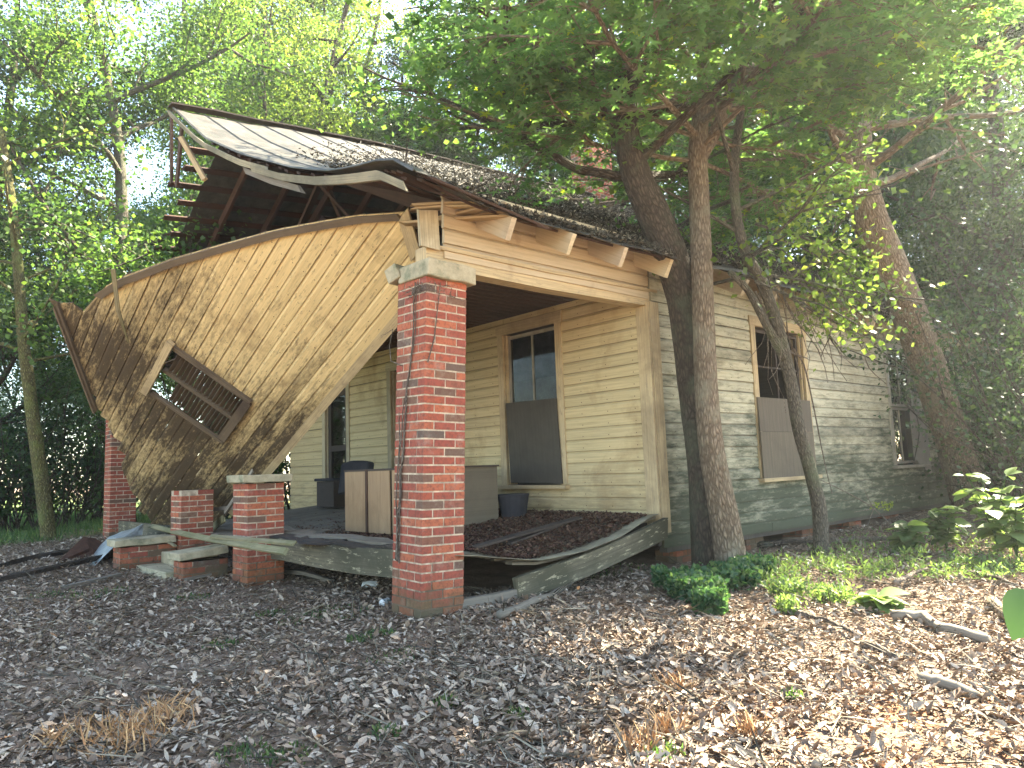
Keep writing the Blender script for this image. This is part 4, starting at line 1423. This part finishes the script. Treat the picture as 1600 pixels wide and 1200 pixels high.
tufts('ground_cover', cen([(1200, 905, .4), (1250, 890, .5), (1300, 895, .5), (1350, 900, .4), (1400, 880, .7), (1450, 900, .5), (1500, 880, .8), (1560, 880, .8), (1590, 900, .5), (1350, 870, .6), (1230, 930, .2), (1300, 940, .2), (1240, 960, .12), (1550, 840, 1.2), (1450, 850, 1.0)]), 900, (.02, .075), 'leafP', 'low leafy green ground cover at the edge of the wood', tmpl=WIDE, up=.1, zr=.12, mask=.05)
gr = []
for i in range(70): gr.append((random.uniform(-9, 3), random.uniform(10.5, 22), 1.0))
tufts('lawn_grass', gr, 500, (.06, .2), 'grass', 'strip of mown green grass beyond the far porch pillar')
tufts('dry_fern', cen([(235, 1150, .22), (190, 1175, .2), (270, 1120, .12), (120, 1165, .15)]), 260, (.03, .12), 'straw', 'heap of orange dry fern and straw on the leaves at lower left', up=.3, zr=.09, mask=-.15, cat='dry fern')
tufts('dry_straw', cen([(1045, 1140, .08), (1170, 1150, .07), (1060, 1080, .08), (1000, 1170, .1)]), 60, (.06, .16), 'straw', 'wisps of dry reddish straw standing in the leaves', up=.5, cat='dry grass')

# fallen branches
def stick(pxs, r0, lab, up=.03, mat='twig', name='fallen_branch', r1=.4):
    pts = [gnd(a, b, up) for a, b in pxs]
    P = []
    for a, b in zip(pts, pts[1:]):
        for k in range(3): P.append(a.lerp(b, k / 3) + Vector((random.uniform(-1, 1), random.uniform(-1, 1), random.uniform(-.5, 1))) * r0 * .5)
    P.append(pts[-1])
    mb = MB(P[0]); mb.tube(P, [r0 * (1 - (1 - r1) * k / len(P)) for k in range(len(P))], 8, lump=.15)
    return tag(mb.build(name, M[mat], smooth=True), lab, 'branch', 'fallen branches on the leaves')


stick(((1228, 955), (1262, 962), (1300, 972), (1342, 995)), .028, 'pale mossy fallen branch right of the grass clump')
stick(((1345, 1008), (1375, 1015), (1402, 1026)), .03, 'short grey stick just below the pale mossy branch')
stick(((1400, 962), (1440, 965), (1480, 985), (1545, 1000)), .04, 'thick split log near the right edge', mat='greywood', name='fallen_log', r1=.8)
stick(((1445, 1060), (1480, 1068), (1530, 1090)), .035, 'sunlit broken log in the sunny patch at lower right', mat='greywood', name='fallen_log', r1=.6)
stick(((845, 1085), (890, 1070), (945, 1058)), .022, 'thin dark stick in the middle of the yard')
stick(((1275, 1198), (1300, 1180), (1320, 1168)), .02, 'curved grey twig at the bottom edge')
stick(((780, 965), (860, 930), (930, 885), (985, 855)), .035, 'long rotten pole slanting up to the sagging porch sill', mat='greywood')
stick(((1180, 852), (1230, 850), (1275, 846)), .05, 'dark log against the house left of the thin trunk', mat='bark2', name='fallen_log')
stick(((1290, 846), (1360, 843), (1420, 842)), .045, 'grey log against the house right of the thin trunk', name='fallen_log')
stick(((1400, 910), (1430, 895), (1450, 888)), .025, 'dark stick poking from the ground cover', up=.08)
stick(((1510, 895), (1545, 900), (1590, 915)), .03, 'pale log half buried in ground cover near the right edge', mat='twig', name='fallen_log')
stick(((1545, 940), (1580, 965), (1600, 985)), .05, 'thick sunlit root at the right edge below the ground cover', mat='bark1', name='fallen_log', r1=.8)
stick(((690, 915), (760, 922), (860, 965)), .02, 'thin curved stick right of the near pillar')

# ================================================================== TREES
def spline(pts, n=4):
    P = [Vector(p) for p in pts]; out = []
    for i in range(len(P) - 1):
        p0 = P[max(i - 1, 0)]; p1 = P[i]; p2 = P[i + 1]; p3 = P[min(i + 2, len(P) - 1)]
        for k in range(n):
            t = k / n
            out.append(.5 * ((2 * p1) + (p2 - p0) * t + (2 * p0 - 5 * p1 + 4 * p2 - p3) * t * t + (3 * p1 - p0 - 3 * p2 + p3) * t ** 3))
    out.append(P[-1]); return out


class Crown:
    """collects limb tubes and leaf positions"""
    def __init__(s, off): s.mb = MB(off); s.off = Vector(off); s.L = []; s.D = []

    def limb(s, p, d, length, r, depth, upb=.25, droop=0.0, dens=1.0, spread=.8, leafn=26, leafr=.35):
        p = Vector(p); d = Vector(d).normalized(); n = max(3, int(length / .55))
        pts = [p.copy()]
        for i in range(n):
            d = (d + Vector((random.gauss(0, .13), random.gauss(0, .13), random.gauss(0, .1) + (upb - droop * i / n) * .16))).normalized()
            p = p + d * (length / n); pts.append(p.copy())
        s.mb.tube(pts, [r * (1 - .75 * k / n) + .004 for k in range(n + 1)], 6 if r > .03 else 4, lump=.05, cap=False)
        if depth > 0:
            m = max(2, int(length / .65 * dens))
            for i in range(m):
                k = 1 + int((i + random.random()) / m * (n - 1) * .98 + .2)
                k = min(n, max(1, k))
                ax = Vector((random.gauss(0, 1), random.gauss(0, 1), random.gauss(0, .55)))
                dd = ((pts[k] - pts[k - 1]).normalized() + ax.normalized() * spread).normalized()
                s.limb(pts[k], dd, length * random.uniform(.3, .55), r * .42, depth - 1, upb, droop, dens, spread, leafn, leafr)
        if depth <= 1:
            for q in pts[1:]:
                c = int(leafn * random.uniform(.4, 1.3))
                if depth == 1: c //= 3
                for _ in range(c):
                    s.L.append(q + Vector((random.gauss(0, 1), random.gauss(0, 1), random.gauss(0, .7))) * leafr)

    def leaves(s, name, mat, parent, size, tmpl=DIAMOND, upn=.8, local=True):
        P = np.array([tuple(q - s.off) for q in s.L])
        # light and dark clumps: tint follows position in clumps
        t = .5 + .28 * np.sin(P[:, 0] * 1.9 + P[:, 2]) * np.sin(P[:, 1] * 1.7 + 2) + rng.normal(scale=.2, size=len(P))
        nz = rng.normal(scale=1.0, size=P.shape) + np.array([0, 0, upn])
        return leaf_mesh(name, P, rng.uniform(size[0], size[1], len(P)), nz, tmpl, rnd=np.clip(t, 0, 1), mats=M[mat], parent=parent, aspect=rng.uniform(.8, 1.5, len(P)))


def tree_proto(name, H, r, crown0, mat, bark_, label, leafsize=(.07, .13), stems=1, lean_=.04, limbL=3.4, leafn=24, dens=1.0, leafr=.38, nl=None, group='trees behind the house', top=1.0):
    root = empty(name, (0, 0, 0), label, 'tree', group)
    tb = MB(); cr = Crown((0, 0, 0))
    for sidx in range(stems):
        a = (0 if stems == 1 else random.uniform(0, 6.28)) + sidx * 2.1; ln = lean_ if stems == 1 else random.uniform(.08, .2)
        h = H * random.uniform(.85, 1.0)
        pts = [Vector((math.cos(a) * ln * h * t ** 1.3 + .18 * math.sin(t * 9 + a), math.sin(a) * ln * h * t ** 1.3 + .18 * math.sin(t * 7 + 1), h * t)) for t in [k / 9 for k in range(10)]]
        sp = spline(pts, 2)
        rr = r if stems == 1 else r * random.uniform(.6, .85)
        tb.tube(sp, [rr * (1.25 if k == 0 else 1) * (1 - .85 * k / len(sp)) for k in range(len(sp))], 10, lump=.06)
        n = nl or int((h - crown0) / .75)
        for i in range(n):
            t = (crown0 + (h - crown0) * (i + random.random() * .7) / n) / h
            p = sp[min(len(sp) - 1, int(t * (len(sp) - 1)))]
            az = i * 2.4 + random.uniform(-.4, .4) + sidx
            L = limbL * (1.05 - .62 * max(0, (t * h - crown0) / (h - crown0)) ** 1.5) * random.uniform(.6, 1.1) / (1 if stems == 1 else 1.35)
            cr.limb(p, (math.cos(az), math.sin(az), random.uniform(.15, .7)), L, rr * .34, 2, .3, .15, dens, .85, leafn, leafr)
    tb.build('trunk', M[bark_], root, smooth=True)
    if stems == 1: cr.L = [q for q in cr.L if q.z > 10 or random.random() < .35 + .065 * q.z]
    cr.mb.build('limbs', M[bark_], root, smooth=True)
    cr.leaves('crown', mat, root, leafsize)
    return root


def copy_tree(root, loc, rz, sc, label, name=None, group=None):
    r = root.copy(); COL.objects.link(r)
    if name: r.name = name
    r.location = loc; r.rotation_euler = (0, 0, rz); r.scale = (sc, sc, sc)
    r['label'] = label
    if group: r['group'] = group
    for c in root.children:
        d = c.copy(); COL.objects.link(d); d.parent = r; d.matrix_parent_inverse = Matrix.Identity(4)
    return r


def polar(px, dist):
    r = ray(px, 720); h = Vector((r.x, r.y, 0)).normalized()
    p = CAM + h * dist; return Vector((p.x, p.y, float(gz(p.x, p.y)) - .05))


TA = tree_proto('broadleaf_tree', 17, .20, 3.2, 'leafA', 'bark3', 'tall tree with a pale leaning trunk rising behind the left end of the fallen gable', limbL=4.2, leafn=100, leafr=.36, dens=1.25, leafsize=(.06, .105), lean_=.10)
TA.location = polar(205, 17.5); TA.rotation_euler = (0, 0, 2.41)
TB = tree_proto('multi_stem_tree', 16, .22, 4.0, 'leafC', 'bark2', 'tree with several dark slender stems rising behind the roof apex', stems=4, limbL=3.6, leafn=70, leafr=.34, dens=1.2, leafsize=(.06, .10))
TB.location = polar(420, 22); TB.rotation_euler = (0, 0, .3)
TC = tree_proto('forest_tree', 19, .30, 2.5, 'leafB', 'bark2', 'dark leafy tree directly behind the ridge in the middle of the picture', limbL=4.6, leafn=120, leafr=.38, dens=1.35, leafsize=(.06, .105))
TC.location = polar(770, 24); TC.rotation_euler = (0, 0, 2.0)
# hedge / understorey bush prototype
def bush_proto(name, H, R, mat, label, group, n=60, leafn=28, size=(.06, .12), cat='bush'):
    root = empty(name, (0, 0, 0), label, cat, group)
    cr = Crown((0, 0, 0))
    for i in range(n):
        a = random.uniform(0, 6.28); rr = R * math.sqrt(random.random()) * .7
        cr.limb((rr * math.cos(a) * .6, rr * math.sin(a) * .6, 0), (math.cos(a) * random.uniform(.1, .8), math.sin(a) * random.uniform(.1, .8), 1), H * random.uniform(.5, 1.0), .02, 1, .2, .1, .9, .8, leafn, .22)
    cr.mb.build('branches', M['bark2'], root)
    cr.leaves('foliage', mat, root, size)
    return root


BU = bush_proto('bush', 3.2, 1.6, 'leafB', 'dark hedge bush at the far left edge behind the mossy trunk', 'hedge bushes along the far side of the yard', n=24, leafn=17)
BU.location = polar(10, 21)
hedge_pos = [(70, 20, 1.0), (125, 21.5, .95), (180, 23, 1.05), (-60, 20, 1.1), (455, 27, .9)]
for i, (px, d, sc) in enumerate(hedge_pos):
    lab = ['hedge bush right behind the foot of the mossy slender trunk', 'hedge bush just left of the far brick pillar', 'hedge bush behind the far brick pillar', 'hedge bush outside the left edge of the view', 'bush beyond the left end of the porch wall'][i]
    copy_tree(BU, polar(px, d), i * 1.7, sc, lab)
for (bx_, by_, sc_, lab_) in ((2.4, 11.6, 1.1, 'bush added at the open left end of the porch to block light'), (4.4, 10.9, 1.2, 'taller bush added at the left rear corner of the house to block light')):  # bushes added to keep light from entering the porch on the left
    copy_tree(BU, Vector((bx_, by_, float(gz(bx_, by_)) - .05)), 1.1, sc_, lab_, group='bushes added beside the house to block light')
# more trees: (proto, px, dist, scale, label)
more = [
    (TC, -40, 19, .75, 'dark tree at the upper left corner'),
    (TC, 55, 27, .62, 'distant low tree seen over the hedge at the left'),
    (TB, 150, 31, .7, 'distant bright tree left of the pale trunk'),
    (TA, 290, 29, .95, 'bright tree beyond the roof apex'),
    (TC, 330, 38, .9, 'far tree filling the gap behind the roof apex'),
    (TA, 560, 27, .95, 'tree with fine leaves over the middle of the ridge'),
    (TB, 345, 26, 1.35, 'slender stemmed bright tree above the roof apex'),
    (TB, 500, 25, 1.3, 'slender stemmed bright tree above the front half of the ridge'),
    (TA, 420, 31, 1.4, 'tall bright tree behind the multi stemmed tree'),
    (TC, 610, 24, .85, 'dark branching tree above the middle of the ridge'),
    (TA, 700, 27, 1.05, 'tree above the middle of the ridge beside the dark branching one'),
    (TB, 640, 34, 1.0, 'bright tree beyond the middle of the ridge'),
    (TC, 890, 21, .95, 'dark tree behind the chimney, left side'),
    (TA, 960, 29, 1.0, 'tree far behind the chimney'),
    (TC, 1060, 26, .95, 'dark tree behind the two big trunks'),
    (TA, 1180, 24, .9, 'forest tree between the thin trunk and the leaning trunk'),
    (TC, 1300, 23, .9, 'forest tree behind the far end of the roof'),
    (TA, 1420, 22, .95, 'forest tree above the leaning trunk'),
    (TC, 1500, 20.5, .85, 'dark forest tree right of the leaning trunk'),
    (TC, 1600, 19, .9, 'dark forest tree at the right edge'),
    
    (TC, 1240, 34, 1.1, 'tall forest tree far beyond the house'),
    (TC, 1550, 30, 1.1, 'tall forest tree deep in the wood at the right'),
]
for i, (pr_, px, d, sc, lab) in enumerate(more):
    copy_tree(pr_, polar(px, d), 1.3 * i + .5, sc, lab, group='trees behind the house')
# understorey at the right
IV = bush_proto('thicket_bush', 4.2, 1.9, 'leafB', 'dense dark thicket right of the leaning trunk', 'thicket bushes at the end of the house', n=30, leafn=30, size=(.05, .10))
IV.location = polar(1620, 16.5)
for i, (px, d, sc, lab) in enumerate([(1500, 19.5, 1.05, 'dark thicket behind the end of the house'), (1650, 14, .95, 'dark thicket at the right edge behind the big leaved weeds'), (1610, 19, 1.3, 'tall thicket deep at the right edge'), (1440, 23, 1.2, 'thicket beyond the leaning trunk'), (1545, 22, 1.5, 'tall thicket far behind the house end')]):
    copy_tree(IV, polar(px, d), 2.1 * i, sc, lab)

# mossy slender trunk on the left
def near_tree(name, pxs, widths, mat, label, yv=None, dist=None, group=None, ax='y', smooth=True):
    """trunk from photograph points laid on one upright plane at its own distance"""
    if yv is not None: pts = [at(px, py, ax, yv) for px, py in pxs]
    pts[0].z = float(gz(pts[0].x, pts[0].y)) - .1
    sp = spline(pts, 4)
    ws = np.interp(np.linspace(0, 1, len(sp)), np.linspace(0, 1, len(widths)), widths)
    root = empty(name, pts[0], label, 'tree', group)
    mb = MB(pts[0]); mb.tube(sp, [float(q) for q in ws], 18, lump=.035)
    tr = mb.build('trunk', M[mat], root, smooth=smooth)
    return root, sp, pts[0]


ql = gnd(78, 845)
rt, sp, o0 = near_tree('slender_tree', ((78, 850), (66, 760), (55, 680), (45, 600), (36, 530), (30, 440), (20, 330), (0, 200)), [.13, .12, .11, .10, .09, .08, .07], 'bark4', 'slender mossy trunk at the far left in front of the hedge', yv=ql.y)
cr = Crown(o0)
for i in range(12):
    p = sp[int(len(sp) * (.5 + .48 * i / 12))]
    az = i * 2.4
    cr.limb(p, (math.cos(az), math.sin(az), .35), random.uniform(1.6, 2.8), .03, 2, .2, .2, 1, .8, 13, .35)
cr.mb.build('limbs', M['bark4'], rt, smooth=True); cr.leaves('crown', 'leafA', rt, (.08, .14))

# sweetgum: pale trunk with forked top, star leaves
rt, sp, o0 = near_tree('sweetgum_tree', ((1146, 892), (1132, 810), (1112, 700), (1103, 600), (1099, 500), (1096, 400), (1092, 300), (1090, 235), (1098, 150), (1108, 40), (1112, -100)), [.18, .15, .128, .118, .114, .112, .108, .105, .085, .075, .06], 'bark1', 'straight brown trunk with star shaped leaves, in front of the house beside the dark trunk', yv=-.72)
cr = Crown(o0)
mbL = []


class Star(Crown):
    pass


ST = Crown(o0)
twP = []; twY = []


def spray(p, d, length):
    """drooping leafy twig: star leaves held out flat either side"""
    p = Vector(p); d = Vector(d).normalized(); n = 7
    pts = [p.copy()]
    for i in range(n):
        d = (d + Vector((random.gauss(0, .1), random.gauss(0, .1), -.07 + random.gauss(0, .05)))).normalized()
        p = p + d * length / n; pts.append(p.copy())
        if i >= 1:
            for sg in (-1, 1):
                sd = d.cross(Vector((0, 0, 1))).normalized() * sg
                yd = (sd * random.uniform(.4, 1) + d * random.uniform(.2, 1) + Vector((0, 0, random.uniform(-.5, .1)))).normalized()
                twP.append(p + yd * random.uniform(.03, .10)); twY.append(yd)
    ST.mb.tube(pts, [.007 * (1 - .7 * k / n) for k in range(n + 1)], 4, cap=False)


def branchy(p, d, length, r, sprays, up=.1):
    p = Vector(p); d = Vector(d).normalized(); n = 8; pts = [p.copy()]
    for i in range(n):
        d = (d + Vector((random.gauss(0, .09), random.gauss(0, .09), random.gauss(0, .05) + up * (1 - 1.6 * i / n) * .3))).normalized()
        p = p + d * length / n; pts.append(p.copy())
    ST.mb.tube(pts, [r * (1 - .8 * k / n) + .003 for k in range(n + 1)], 6, lump=.05, cap=False)
    for i in range(sprays):
        k = 2 + int(random.random() * (n - 2)); q = pts[k]; ang = random.uniform(-1.3, 1.3)
        dd = Matrix.Rotation(ang, 3, 'Z') @ (pts[k] - pts[k - 1]).normalized()
        dd.z += random.uniform(-.35, .25)
        spray(q.lerp(pts[k - 1], random.random()), dd, random.uniform(.4, .9))
    return pts


top = sp[int(len(sp) * .66)]
for i in range(26):
    k = int(len(sp) * (.66 + .33 * i / 26)); p = sp[min(k, len(sp) - 1)]
    az = i * 2.4 + random.uniform(-.3, .3)
    L = random.uniform(2.0, 3.6)
    pts = branchy(p, (math.cos(az), math.sin(az), random.uniform(-.1, .45)), L, .026, 14)
    for j in range(3):
        q = pts[3 + j]; a2 = az + random.choice((-1, 1)) * random.uniform(.4, 1)
        branchy(q, (math.cos(a2), math.sin(a2), random.uniform(-.2, .3)), L * .45, .018, 9)
# limbs reaching toward the yard
for (dx, dy, dz, L) in ((-1, -.25, .12, 3.6), (-.9, -.7, .2, 3.6), (-.45, -1, .12, 3.4), (-1, .15, .35, 3.4), (.1, -1, .1, 3.2), (.7, -1, .1, 3.0), (-.6, -.9, .6, 3.8), (-1, .4, .1, 3.0), (.9, -.6, .3, 3.0)):
    pts = branchy(sp[int(len(sp) * random.uniform(.67, .90))], (dx, dy, dz - .12), L, .034, 22)
    for j in range(5):
        q = pts[2 + j]; a2 = math.atan2(dy, dx) + random.choice((-1, 1)) * random.uniform(.4, 1.1)
        branchy(q, (math.cos(a2), math.sin(a2), random.uniform(-.25, .25)), L * random.uniform(.3, .5), .018, 10)
# forked stub
fk = MB(o0); fk.tube(spline([sp[int(len(sp) * .68)], at(1118, 205, 'y', -.8), at(1150, 120, 'y', -1.1), at(1185, 0, 'y', -1.4)], 3), [.085, .08, .075, .07, .065, .06, .055, .05, .045, .04], 10, lump=.05)
fk.build('fork', M['bark1'], rt, smooth=True)
ST.mb.build('limbs', M['bark1'], rt, smooth=True)
P = np.array([tuple(q - o0) for q in twP]); Yd = np.array([tuple(q) for q in twY])
nz = np.tile(np.array([[0, 0, 1.0]]), (len(P), 1)) + rng.normal(scale=.35, size=P.shape)
leaf_mesh('crown', P, rng.uniform(.07, .125, len(P)), nz, STAR, yaw=Yd, rnd=np.clip(rng.beta(2, 2, len(P)) + (rng.random(len(P)) < .02) * .5, 0, 1), mats=M['leafS'], parent=rt)
print('star leaves', len(P))

# dark trunk behind it
rt, sp, o0 = near_tree('dark_trunk_tree', ((1108, 850), (1102, 740), (1088, 620), (1076, 520), (1066, 460), (1045, 395), (1018, 330), (990, 260), (975, 160), (990, 40), (1010, -80)), [.20, .19, .185, .18, .18, .185, .18, .15, .12, .1, .08], 'bark2', 'dark curved trunk close behind the straight brown trunk, against the eave', yv=-.40)
cr = Crown(o0)
for i in range(16):
    p = sp[int(len(sp) * (.66 + .32 * i / 16))]; az = i * 2.4
    cr.limb(p, (math.cos(az), math.sin(az), random.uniform(.2, .7)), random.uniform(2.2, 3.6), .05, 2, .3, .1, .9, .85, 10, .34)
cr.mb.build('limbs', M['bark2'], rt, smooth=True); cr.leaves('crown', 'leafA', rt, (.07, .12))
# thin twisting trunk
rt, sp, o0 = near_tree('crooked_tree', ((1282, 865), (1281, 800), (1266, 735), (1248, 670), (1238, 610), (1226, 555), (1212, 500), (1190, 440), (1165, 395), (1150, 330), (1148, 250), (1160, 160)), [.095, .085, .075, .075, .072, .075, .065, .065, .06, .055, .05, .04], 'bark3', 'thin crooked trunk in front of the boarded side window', yv=-.88)
mb = MB(o0); b_ = sp[int(len(sp) * .44)]
mb.tube(spline([b_, at(1196, 505, 'y', -.86), at(1170, 455, 'y', -.8), at(1140, 425, 'y', -.75)], 3), [.05] * 3 + [.045] * 3 + [.04] * 3 + [.03], 10, lump=.05)
mb.build('fork', M['bark3'], rt, smooth=True)
cr = Crown(o0)
for i in range(10):
    p = sp[int(len(sp) * (.62 + .36 * i / 10))]; az = i * 2.4 - .6
    cr.limb(p, (math.cos(az), math.sin(az), random.uniform(-.1, .5)), random.uniform(1.3, 2.4), .025, 2, .1, .5, .9, .85, 9, .25)
# sunlit drooping sprays over the eave
for (px, py, dx, dy) in ((1230, 410, .6, -.2), (1300, 430, .9, .05), (1260, 380, 1, -.3), (1200, 370, .7, -.4), (1310, 400, 1, .2), (1240, 440, .5, -.3), (1180, 350, .3, -.5), (1220, 330, -.3, -.6), (1200, 430, .2, -.4), (1225, 460, .3, -.2), (1160, 400, -.2, -.5), (1280, 410, .2, -.4), (1300, 440, .1, -.3), (1180, 440, .1, -.3), (1250, 470, .3, -.1)):
    cr.limb(at(px, py, 'y', -.9), (dx, dy, -.15), 1.15, .016, 1, 0, .5, 1.3, .7, 22, .17)
cr.L = [q for q in cr.L if q.z > 3.1 or q.x < 5.5]
cr.mb.build('limbs', M['bark3'], rt, smooth=True); cr.leaves('crown', 'leafC', rt, (.05, .09))
# big leaning trunk
rt, sp, o0 = near_tree('leaning_tree', ((1520, 780), (1492, 700), (1462, 610), (1436, 530), (1410, 465), (1380, 395), (1355, 330), (1340, 250), (1338, 150), (1345, 30), (1350, -90)), [.30, .27, .26, .26, .26, .26, .25, .22, .18, .15, .12], 'bark1', 'thick trunk leaning left in front of the far end of the side wall', yv=-.75)
cr = Crown(o0)
for i in range(20):
    p = sp[int(len(sp) * (.6 + .38 * i / 20))]; az = i * 2.4 + 1
    cr.limb(p, (math.cos(az), math.sin(az), random.uniform(.1, .6)), random.uniform(2.4, 4.2), .06, 2, .3, .15, .9, .85, 11, .36)
cr.L = [q for q in cr.L if q.z > 4.2]
cr.mb.build('limbs', M['bark1'], rt, smooth=True); cr.leaves('crown', 'leafB', rt, (.07, .13))

# dry vines hanging from the eave
dv = empty('hanging_vines', at(1260, 440, 'y', -.5), 'tangle of bare dry vines hanging from the eave between the side windows', 'vines')
mb = MB(dv.location)
for i in range(46):
    px, py = random.uniform(1180, 1400), random.uniform(400, 470)
    p = at(px, py, 'y', random.uniform(-.75, -.35)); pts = [p]
    d = Vector((random.uniform(-.2, .5), random.uniform(-.15, .1), -1)); n = random.randint(4, 9)
    for k in range(n):
        d = (d + Vector((random.gauss(0, .3), random.gauss(0, .15), random.gauss(-.1, .2)))).normalized()
        pts.append(pts[-1] + d * random.uniform(.12, .24))
    mb.tube(pts, [random.choice((.004, .006, .009)) * (1 - .6 * k / n) + .0015 for k in range(n + 1)], 4)
for pxs, r_ in ((((1240, 545), (1256, 570), (1268, 620), (1280, 680), (1290, 730), (1300, 770)), .012), (((1310, 480), (1345, 540), (1358, 575), (1385, 600)), .012), (((1180, 455), (1225, 540), (1262, 560)), .016)):
    P_ = spline([at(a, b, 'y', -.45) for a, b in pxs], 3); mb.tube(P_, [r_ * (1 - .6 * k / len(P_)) for k in range(len(P_))], 6)
mb.build('stems', M['twig'], dv)
# cable / vine down the second window
mb = MB(at(1416, 550, 'y', -.12)); P_ = spline([at(a, b, 'y', -.1) for a, b in ((1420, 530), (1416, 560), (1418, 620), (1432, 650), (1436, 680), (1428, 720))], 3)
mb.tube(P_, [.009] * len(P_), 6)
tag(mb.build('creeper_stem', M['bark2']), 'dark creeper stem running down beside the open side window', 'vine')
# big-leaved weeds at the right
def pokeweed(px, py, h, n, lab, seed):
    random.seed(seed)
    q = gnd(px, py); root = empty('broad_leaf_weed', q, lab, 'weed', 'broad leaved weeds at the right edge')
    mb = MB(q); LP = []; LY = []
    for sidx in range(n):
        a = random.uniform(0, 6.28); ln = random.uniform(.1, .45); hh = h * random.uniform(.6, 1)
        pts = [q + Vector((math.cos(a) * ln * hh * t * t, math.sin(a) * ln * hh * t * t, hh * t)) for t in [k / 6 for k in range(7)]]
        mb.tube(pts, [.010 * (1 - .6 * k / 7) for k in range(7)], 6)
        for k in range(2, 7):
            for j in range(3):
                az = random.uniform(0, 6.28); yd = Vector((math.cos(az), math.sin(az), random.uniform(-.2, .35))).normalized()
                LP.append(pts[k] + yd * .02 - q); LY.append(yd)
    mb.build('stem', M['grass'], root)
    P = np.array([tuple(p) for p in LP]); Y = np.array([tuple(p) for p in LY])
    leaf_mesh('foliage', P, rng.uniform(.12, .24, len(P)), np.tile([[0, 0, 1.0]], (len(P), 1)) + rng.normal(scale=.25, size=P.shape), BIG, yaw=Y, mats=M['leafP'], parent=root, aspect=rng.uniform(1.1, 1.5, len(P)))


pokeweed(1560, 865, .95, 6, 'tall weed with broad pale green leaves at the right edge', 5)
pokeweed(1590, 880, .8, 5, 'broad leaved weed cut by the right edge of the view', 6)
pokeweed(1480, 862, .5, 5, 'low broad leaved weed left of the tall one', 8)
pokeweed(1420, 865, .38, 4, 'small broad leaved weed between the thin trunk and the tall weed', 9)
pokeweed(1370, 950, .12, 2, 'tiny broad leaved seedling alone in the leaf litter', 10)
# leaf close to the lens at the right edge
q = CAM + ray(1592, 955) * 1.9
root = empty('near_weed', Vector((q.x, q.y, float(gz(q.x, q.y)))), 'single large bright green leaf close to the camera at the right edge', 'weed')
q = CAM + ray(1607, 922) * 1.9
base_ = Vector((q.x + .10, q.y - .09, float(gz(q.x, q.y))))
mb = MB(root.location); mb.tube([base_, base_ + Vector((0, 0, .4)), q + Vector((.02, -.02, .04))], [.006, .005, .003], 6); mb.build('stem', M['grass'], root)
leaf_mesh('foliage', np.array([tuple(q - root.location)]), [.115], np.array([[-.6, -.7, .45]]), BIG, yaw=np.array([[-.40, .34, -.85]]), mats=M['grass'], parent=root, aspect=[1.3])
# yellow flower sapling
root = empty('yellow_sapling', gnd(1390, 860), 'bare arching sapling with a small bright yellow leaf spray before the side wall', 'sapling')
mb = MB(root.location)
b0 = gnd(1440, 868)
P_ = spline([gnd(1450, 850), at(1395, 820, 'y', -1.2), at(1362, 792, 'y', -1.1), at(1320, 768, 'y', -1.0), at(1282, 750, 'y', -.8)], 3)
mb.tube(P_, [.010 * (1 - .6 * k / len(P_)) for k in range(len(P_))], 6)
f = at(1365, 795, 'y', -1.1)
for e in ((1350, 765), (1352, 830), (1335, 800), (1385, 790)): mb.tube([f, at(*e, 'y', -1.1)], [.006, .003], 5)
mb.build('stem', M['twig'], root)
P = np.array([tuple(at(1368 + random.uniform(-6, 28), 790 + random.uniform(-6, 6), 'y', -1.1 + random.uniform(-.05, .05)) - root.location) for _ in range(60)])
leaf_mesh('foliage', P, rng.uniform(.03, .05, 60), rng.normal(size=(60, 3)), DIAMOND, rnd=np.ones(60), mats=M['leafC'], parent=root)
# twigs lying on the roof
tw = empty('roof_branch', right_slope(1.2, .55), 'dead leafless branch lying on the roof slope', 'branch')
mb = MB(tw.location); 
for i in range(16):
    p = right_slope(random.uniform(.9, 2.6), random.uniform(.45, .72)) + Vector((0, 0, .1)); d = Vector((random.uniform(-1, 1), random.uniform(-1, 1), random.uniform(.0, .7))).normalized()
    mb.tube([p, p + d * .25 + Vector((0, 0, .03)), p + d * .5 + Vector((0, 0, random.uniform(-.03, .1)))], [.009, .006, .003], 5)
mb.build('stem', M['darkgrey'], tw)

# haze added for veiling glare: one closed box of even density round everything, sky outside
mb = MB((0, 0, 0))
mb.prism([(-60, 20, 18), (110, 20, 18)], (0, 1, 0), (0, 0, 1), 130, 44)
hz = mb.build('haze', [])
hm = bpy.data.materials.new('haze'); hm.use_nodes = True
hn = hm.node_tree
hn.nodes.remove(hn.nodes['Principled BSDF'])
pv = hn.nodes.new('ShaderNodeVolumePrincipled')
pv.inputs['Color'].default_value = (.93, .96, 1, 1)
pv.inputs['Density'].default_value = .001
pv.inputs['Anisotropy'].default_value = .55
hn.links.new(pv.outputs[0], hn.nodes['Material Output'].inputs['Volume'])
hz.data.materials.clear(); hz.data.materials.append(hm)
tag(hz, 'thin haze added over the yard to imitate veiling glare', 'haze', kind='stuff')
cy.volume_bounces = 0
